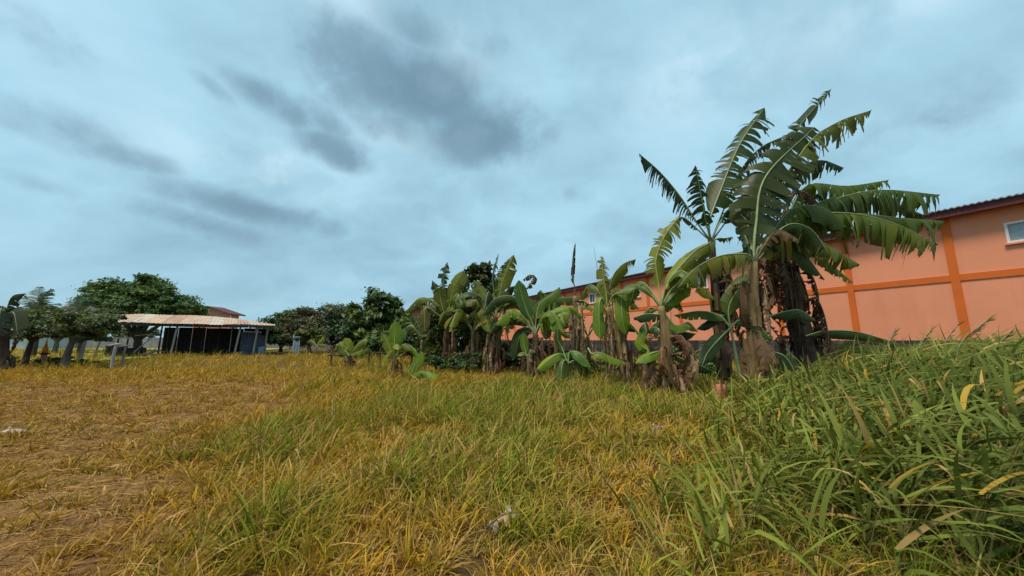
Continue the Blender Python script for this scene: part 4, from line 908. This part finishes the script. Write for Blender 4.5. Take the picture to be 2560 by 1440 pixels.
GOLD = np.array([.50, .27, .022]); OLIVE = np.array([.22, .215, .018]); GREEN = np.array([.140, .215, .014]); TAN = np.array([.50, .32, .11]); RUST = np.array([.33, .145, .045]); DGRN = np.array([.082, .108, .018])
def zone(x, y):
    """(sparse dry left .. 1, tall green right .. 1)"""
    nz = fbm(x*.5, y*.35, 21)-.5
    left = np.clip((-.50*y-.2-x+nz*3.2)/(1.2+.10*y), 0, 1); left = left*np.clip((15-y)/5, .25, 1)
    right = np.clip((x-(-.75+.60*y)+nz*2.4)/3.2, 0, 1)*np.clip((13-y)/2, 0, 1)
    return left, right
def scatter(n, y0, y1, power, wide=1.72):
    """positions denser towards the camera: density ~ y**-power"""
    u = rng.random(n); a = 2-power
    y = (y0**a+u*(y1**a-y0**a))**(1/a); x = (rng.random(n)*2-1)*(wide*y+.8)
    return x, y
def tufts(name, n, y0, y1, power, per, hscale, segs, wbase, label):
    x, y = scatter(n, y0, y1, power)
    lf, rt = zone(x, y)
    keep = rng.random(n) > lf*.50
    keep &= rng.random(n) > rt*.6
    keep &= ~((np.abs(x+27) < 6) & (y > 31)); keep &= ~((np.abs(x-STUMP.x+.12) < .30) & (y < STUMP.y+.1) & (y > STUMP.y-1.1))
    x, y, lf, rt = x[keep], y[keep], lf[keep], rt[keep]; n = len(x)
    big = fbm(x*.22, y*.22, 5); med = fbm(x*1.1, y*1.1, 15); sm = rng.random(n)
    gness = np.clip((med-.5)*2.4+(big-.5)*1.6+.50+(sm-.5)*1.0+rt*.8-lf*.6+.45*np.clip(1-np.abs(y-10.5)/4, 0, 1)*np.clip((x+1.5)/3, 0, 1)+np.clip((x+.1*y)/9, -.25, .3), 0, 1)
    col = GOLD*(1-gness)[:, None]+GREEN*gness[:, None]; ol = rng.random(n)[:, None] < .35; col = np.where(ol, .55*col+.45*OLIVE, col)
    pt = (lf*rng.random(n)**.7)[:, None]; col = col*(1-pt)+(RUST*.55+GOLD*.45)*rng.uniform(.6, 1.1, (n, 1))*pt
    tn = (rng.random(n) < .14+.15*lf)[:, None]; col = np.where(tn, .4*col+.6*TAN, col)
    h = hscale*(.45+1.0*rng.random(n)**1.6)*(.6+.8*np.clip(med*1.6-.3, 0, 1))*1.15*(1-.62*lf)*(1+.35*rt)*(.7+.6*big)
    k = np.repeat(np.arange(n), per); N = len(k); a = rng.random(N)*6.283; rad = np.abs(rng.normal(size=N))*.045*(1+.05*y[k])
    px = x[k]+np.cos(a)*rad; py = y[k]+np.sin(a)*rad; pos = np.stack([px, py, gz(px, py)-.015], 1)
    out = np.abs(rng.normal(size=N))*.48+.06
    d0 = unit(np.stack([np.cos(a)*out+.06, np.sin(a)*out, np.ones(N)], 1))
    L = h[k]*rng.uniform(.5, 1.25, N)
    bend = np.stack([np.cos(a)*.35+.16, np.sin(a)*.35, -rng.uniform(.10, .75, N)], 1)*rng.uniform(.2, 1.5, N)[:, None]
    wd = wbase*rng.uniform(.55, 1.4, N)*(y[k]/4)**.62
    c = col[k]*rng.uniform(.55, 1.3, (N, 1)); dry = rng.random(N) < .22; c[dry] = (TAN*.55+RUST*.45)*rng.uniform(.6, 1.3, (dry.sum(), 1))
    tip = c*.75+TAN*.25*rng.uniform(.3, 1.2, (N, 1))
    return tag(blades(name, pos, d0, L, wd, bend, segs, c, tipcol=tip, tw=rng.normal(size=N)*.7), label, 'grass', kind='stuff')
tufts('field_grass', 7600, 1.5, 6.5, .8, 15, .25, 5, .0150, 'golden green clumped grass in the foreground')
tufts('field_grass', 10500, 6.0, 16, 1.0, 12, .36, 3, .0125, 'yellow green grass in the middle of the field')
tufts('field_grass', 9500, 15, 46, 1.0, 8, .55, 2, .012, 'far golden grass in front of shed and tree line')
# loose dead straw lying on the bare ground
n = 42000; x, y = scatter(n, 1.5, 16, 1.1); lf, rt = zone(x, y); keep = rng.random(n) < .28+.72*lf; x, y = x[keep], y[keep]; n = len(x); a = rng.random(n)*6.283
d0 = unit(np.stack([np.cos(a), np.sin(a)*.7, rng.uniform(-.02, .35, n)], 1)); mixr = fbm(x*.8, y*.8, 31)[:, None]*1.6-.3
c = (TAN*(1-mixr)+RUST*mixr)*rng.uniform(.25, 1.05, (n, 1)); c = np.clip(c, .02, .7)
tag(blades('dead_straw', np.stack([x, y, gz(x, y)+rng.uniform(.0, .035, n)], 1), d0, rng.uniform(.06, .26, n), .0065*rng.uniform(.6, 1.6, n)*(y/3)**.6, np.stack([rng.normal(size=n)*.2, rng.normal(size=n)*.2, -rng.uniform(.1, .35, n)], 1), 3, c, 'dead_leaf'), 'dead straw lying on the bare ground', 'straw', kind='stuff')

# broad tall grass on the right, combed over by the wind from the left
def tall_grass(name, n, x0, x1, y0, y1, label, seed):
    x = rng.uniform(x0, x1, n); y = rng.uniform(y0, y1, n); lf, rt = zone(x, y); keep = rng.random(n) < rt*1.15
    keep &= ~((np.abs(x-STUMP.x+.12) < .34) & (y < STUMP.y+.1) & (y > STUMP.y-1.1))
    x, y, rt = x[keep], y[keep], rt[keep]; n = len(x)
    e = x-(-.75+.60*y); h = np.clip(.26+.27*e, .26, 1.30)*rng.uniform(.7, 1.15, n)*(.75+.5*fbm(x*.7, y*.7, 41))
    per = 8; k = np.repeat(np.arange(n), per); N = len(k); lev = np.tile(np.linspace(.22, 1, per), n)+rng.normal(size=N)*.05
    wf = np.clip(h[k]/1.0, .25, 1)*np.clip(.4+.6*fbm(x*.5+9, y*.5, 61), .4, 1)[k]            # short grass stands, tall grass is combed over
    wind = .34*np.clip(lev, 0, 1)**2*h[k]*wf
    px = x[k]+wind+rng.normal(size=N)*.03; py = y[k]+rng.normal(size=N)*.03-.10*wind; pz = gz(x, y)[k]+h[k]*np.clip(lev, .05, 1)*.78
    a = rng.random(N)*6.283; d0 = unit(np.stack([np.cos(a)*.62+.62*wf, np.sin(a)*.62-.10, rng.uniform(.30, 1.25, N)], 1))
    L = rng.uniform(.26, .80, N)*(.6+.4*h[k]); bend = np.stack([np.cos(a)*.15+rng.uniform(.05, .6, N)*wf, np.sin(a)*.2+rng.normal(size=N)*.15, -rng.uniform(.10, .95, N)], 1); bend[:, 0] += .25*np.clip(e-2.0, 0, 1)[k]
    wd = rng.uniform(.014, .044, N)*np.clip(.55+.5*h[k], .6, 1)
    g_ = np.clip(fbm(px*.9, py*.9, 51)*1.7-.35, 0, 1)[:, None]; base = DGRN*(1-g_)+np.array([.195, .215, .046])*g_
    near_edge = np.clip(1-e/2.2, 0, 1)[k][:, None]; base = base*(1-.6*near_edge)+np.array([.21, .22, .025])*.6*near_edge
    c = base*rng.uniform(.5, 1.3, (N, 1)); yl = rng.random(N) < .05; c[yl] = np.array([.42, .26, .04])*rng.uniform(.6, 1.1, (yl.sum(), 1)); pal = rng.random(N) < .07; c[pal] = TAN*rng.uniform(.4, .9, (pal.sum(), 1))
    ob = tag(blades(name, np.stack([px, py, pz], 1), d0, L, wd, bend, 5, c, tipcol=c*1.05, tw=rng.normal(size=N)*.5), label, 'grass', kind='stuff')
    # the culms
    ps = np.stack([x, y, gz(x, y)-.02], 1); d = unit(np.stack([np.full(n, .05), np.zeros(n), np.ones(n)], 1)); bd = np.stack([np.full(n, .34), np.full(n, -.03), np.full(n, -.10)], 1)
    cc = np.tile(np.array([.17, .16, .06]), (n, 1))*rng.uniform(.6, 1.2, (n, 1))
    tag(blades(name.replace('grass', 'grass_stalks'), ps, d, h*.98, np.full(n, .011), bd, 4, cc), label.replace('leaves', 'stalks'), 'grass', kind='stuff')
tall_grass('tall_grass', 4100, 0, 9.5, 2.15, 7.5, 'tall broad green grass leaves bending right in the near right corner', 1)
tall_grass('tall_grass', 2600, 4.0, 17, 7.0, 13.5, 'tall green grass leaves before the dark plinth on the right', 2)

# seed plumes standing above the tall grass
PLUMES = [(2215, 868, 2238, 828, 6.2), (2300, 862, 2330, 822, 6.0), (2400, 858, 2470, 800, 5.2), (2490, 868, 2530, 830, 5.4), (2365, 850, 2395, 812, 6.4)]
for i, (u0, v0, u1, v1, Y) in enumerate(PLUMES):
    tip_, low_ = at(u1, v1, Y), at(u0, v0, Y); ft = Vector((low_.x-.25, Y, 0))
    where = ['left-most', 'second from the left', 'largest, leaning', 'right-most', 'middle, slightly shorter'][i]
    e = empty('grass_plume', ft, where+' seed plume rising above the tall grass before the salmon wall', 'grass plume', 'seed plumes above the tall grass')
    V, Fc = tube(curve([ft-Vector((0, 0, .03)), ft.lerp(low_, .6)-Vector((.05, 0, 0)), low_, tip_], 10), [.006*(1-.6*q/9) for q in range(10)], 5); obj('stalk', np.array(V)-np.array(ft), Fc, 'rib_pale', e)
    m = MB(); r = random.Random(i)
    for q in range(26 if i == 2 else 12):
        f = r.uniform(.0, 1); p = low_.lerp(tip_, f); d = (tip_-low_).normalized()*r.uniform(.08, .2)+Vector((r.uniform(-.02, .09), r.uniform(-.05, .05), r.uniform(-.05, .03))); sd = Vector((0, 0, .007))
        m.add([p-sd, p+sd, p+d*.6+sd*.8, p+d, p+d*.6-sd*.8], [(0, 4, 2, 1), (4, 3, 2)], (.12, .125, .05) if r.random() < .7 else (.2, .16, .07))
    m.build('seed_head', 'grass_blade', e, origin=ft)

# ------------------------------------------------------------------ small things in the field
def rail_fence(label, u0, u1, v, Y, posts):
    a, b = at(u0, v, Y), at(u1, v, Y); e = empty('rail_fence', (a.x, Y, 0), label, 'fence')
    pole((-.1, 0, a.z), (b.x-a.x+.1, 0, b.z), .045, .04, 'bark_dark', e, 'rail')
    for f in posts: x = (b.x-a.x)*f; pole((x, .06, -.1), (x, .06, a.z+.22), .05, .045, 'bark_dark', e, 'post')
rail_fence('low dark wooden rail left of the bushy young banana', 826, 872, 888, 19, (.02, .95))
rail_fence('low dark wooden rail between bushy young banana and lone banana', 920, 974, 882, 19.5, (.05, .55, .98))
gs = empty('metal_sheet', at(742, 850, 34), 'upright pale grey metal sheet standing right of the shed', 'metal sheet'); gs.location.z = 0
a, b = at(735, 840, 34), at(752, 840, 34); w = b.x-a.x
sheet(-w/2, w/2, -.05, a.z, 0, 'tin_blue', -.06, gs).name = 'panel'
pole((-w/2-.05, .08, -.1), (-w/2-.05, .08, a.z+.15), .04, .04, 'wood_pale', gs, 'stake')
for (u, v0, v1, Y, rr_, label, mm) in ((292, 918, 858, 16.6, .07, 'pale crooked fence post before the left end of the shed', 'wood_pale'), (316, 900, 862, 19, .05, 'thin grey stake just right of the crooked fence post', 'wood_weathered')):
    p = at(u, 850, Y); e = empty('fence_post', (p.x, Y, 0), label, 'post'); tz = at(u, v1, Y).z
    pole((0, 0, -.1), (.03, 0, tz), rr_, rr_*.85, mm, e, 'stake'); pole((-.28, -.05, tz-.12), (.32, -.05, tz-.02), .04, .03, mm, e, 'cross_bar')
tg = at(207, 850, 16.2)
mk = empty('marker_post', (at(118, 850, 19.2).x, 19.2, 0), 'small pinkish post with orange pointed top on the lawn between two trunks', 'post')
z1, z2, z3 = at(118, 886, 19.2).z, at(118, 868, 19.2).z, at(118, 846, 19.2).z
def lathe(prof, name, m, parent, n=12):
    V = [(r_*math.cos(6.2832*k/n), r_*math.sin(6.2832*k/n), z) for (r_, z) in prof for k in range(n)]
    Fc = [(i*n+k, i*n+(k+1) % n, (i+1)*n+(k+1) % n, (i+1)*n+k) for i in range(len(prof)-1) for k in range(n)]+[tuple(range(n))[::-1]]
    return obj(name, V, Fc, m, parent, True)
lathe([(.17, -.1), (.17, .12), (.12, .16), (.11, z1-.02), (.13, z1)], 'shaft', 'post_pink', mk)
lathe([(.18, z1), (.21, z1+.03), (.18, z1+.07), (.10, z1+.09)], 'disc', 'black_rubber', mk)
lathe([(.10, z1+.085), (.12, z1+.18), (.09, z2+.02), (.045, z2+.15), (.004, z3)], 'pointed_top', 'cone_orange', mk)
# dry leaf remains on the ground
def ground_leaf(label, u, v, ang, L, w, col, seed):
    p = gpt(u, v); e = empty('dry_leaf', p, label, 'dry leaf')
    d = Vector((math.cos(ang), math.sin(ang), 0)); z0 = .10
    V, Fc, C, c = lamina([d*-L/2+Vector((0, 0, z0-.04)), Vector((0, 0, z0+.02)), d*L/2+Vector((0, 0, z0))], w, (0, -.5, 1), .85, 12, col, seed, lam0=.02, hang=.5, brown=.05)
    o = obj('blade', V, Fc, 'dead_leaf', e, True, np.array(C)); V, Fc = tube(c[::5], .008, 5); obj('midrib', V, Fc, 'rib_brown', o)
ground_leaf('pale papery dry banana leaf lying in the foreground grass', 1258, 1330, .55, .30, .16, (.40, .30, .23), 3)
ground_leaf('pale dry leaf scrap on the bare ground at the left edge', 25, 1092, .2, .42, .15, (.42, .29, .22), 4)
ground_leaf('greyish dry leaf curled in the grass left of the tall grass', 1640, 1083, .3, .24, .12, (.30, .24, .20), 5)
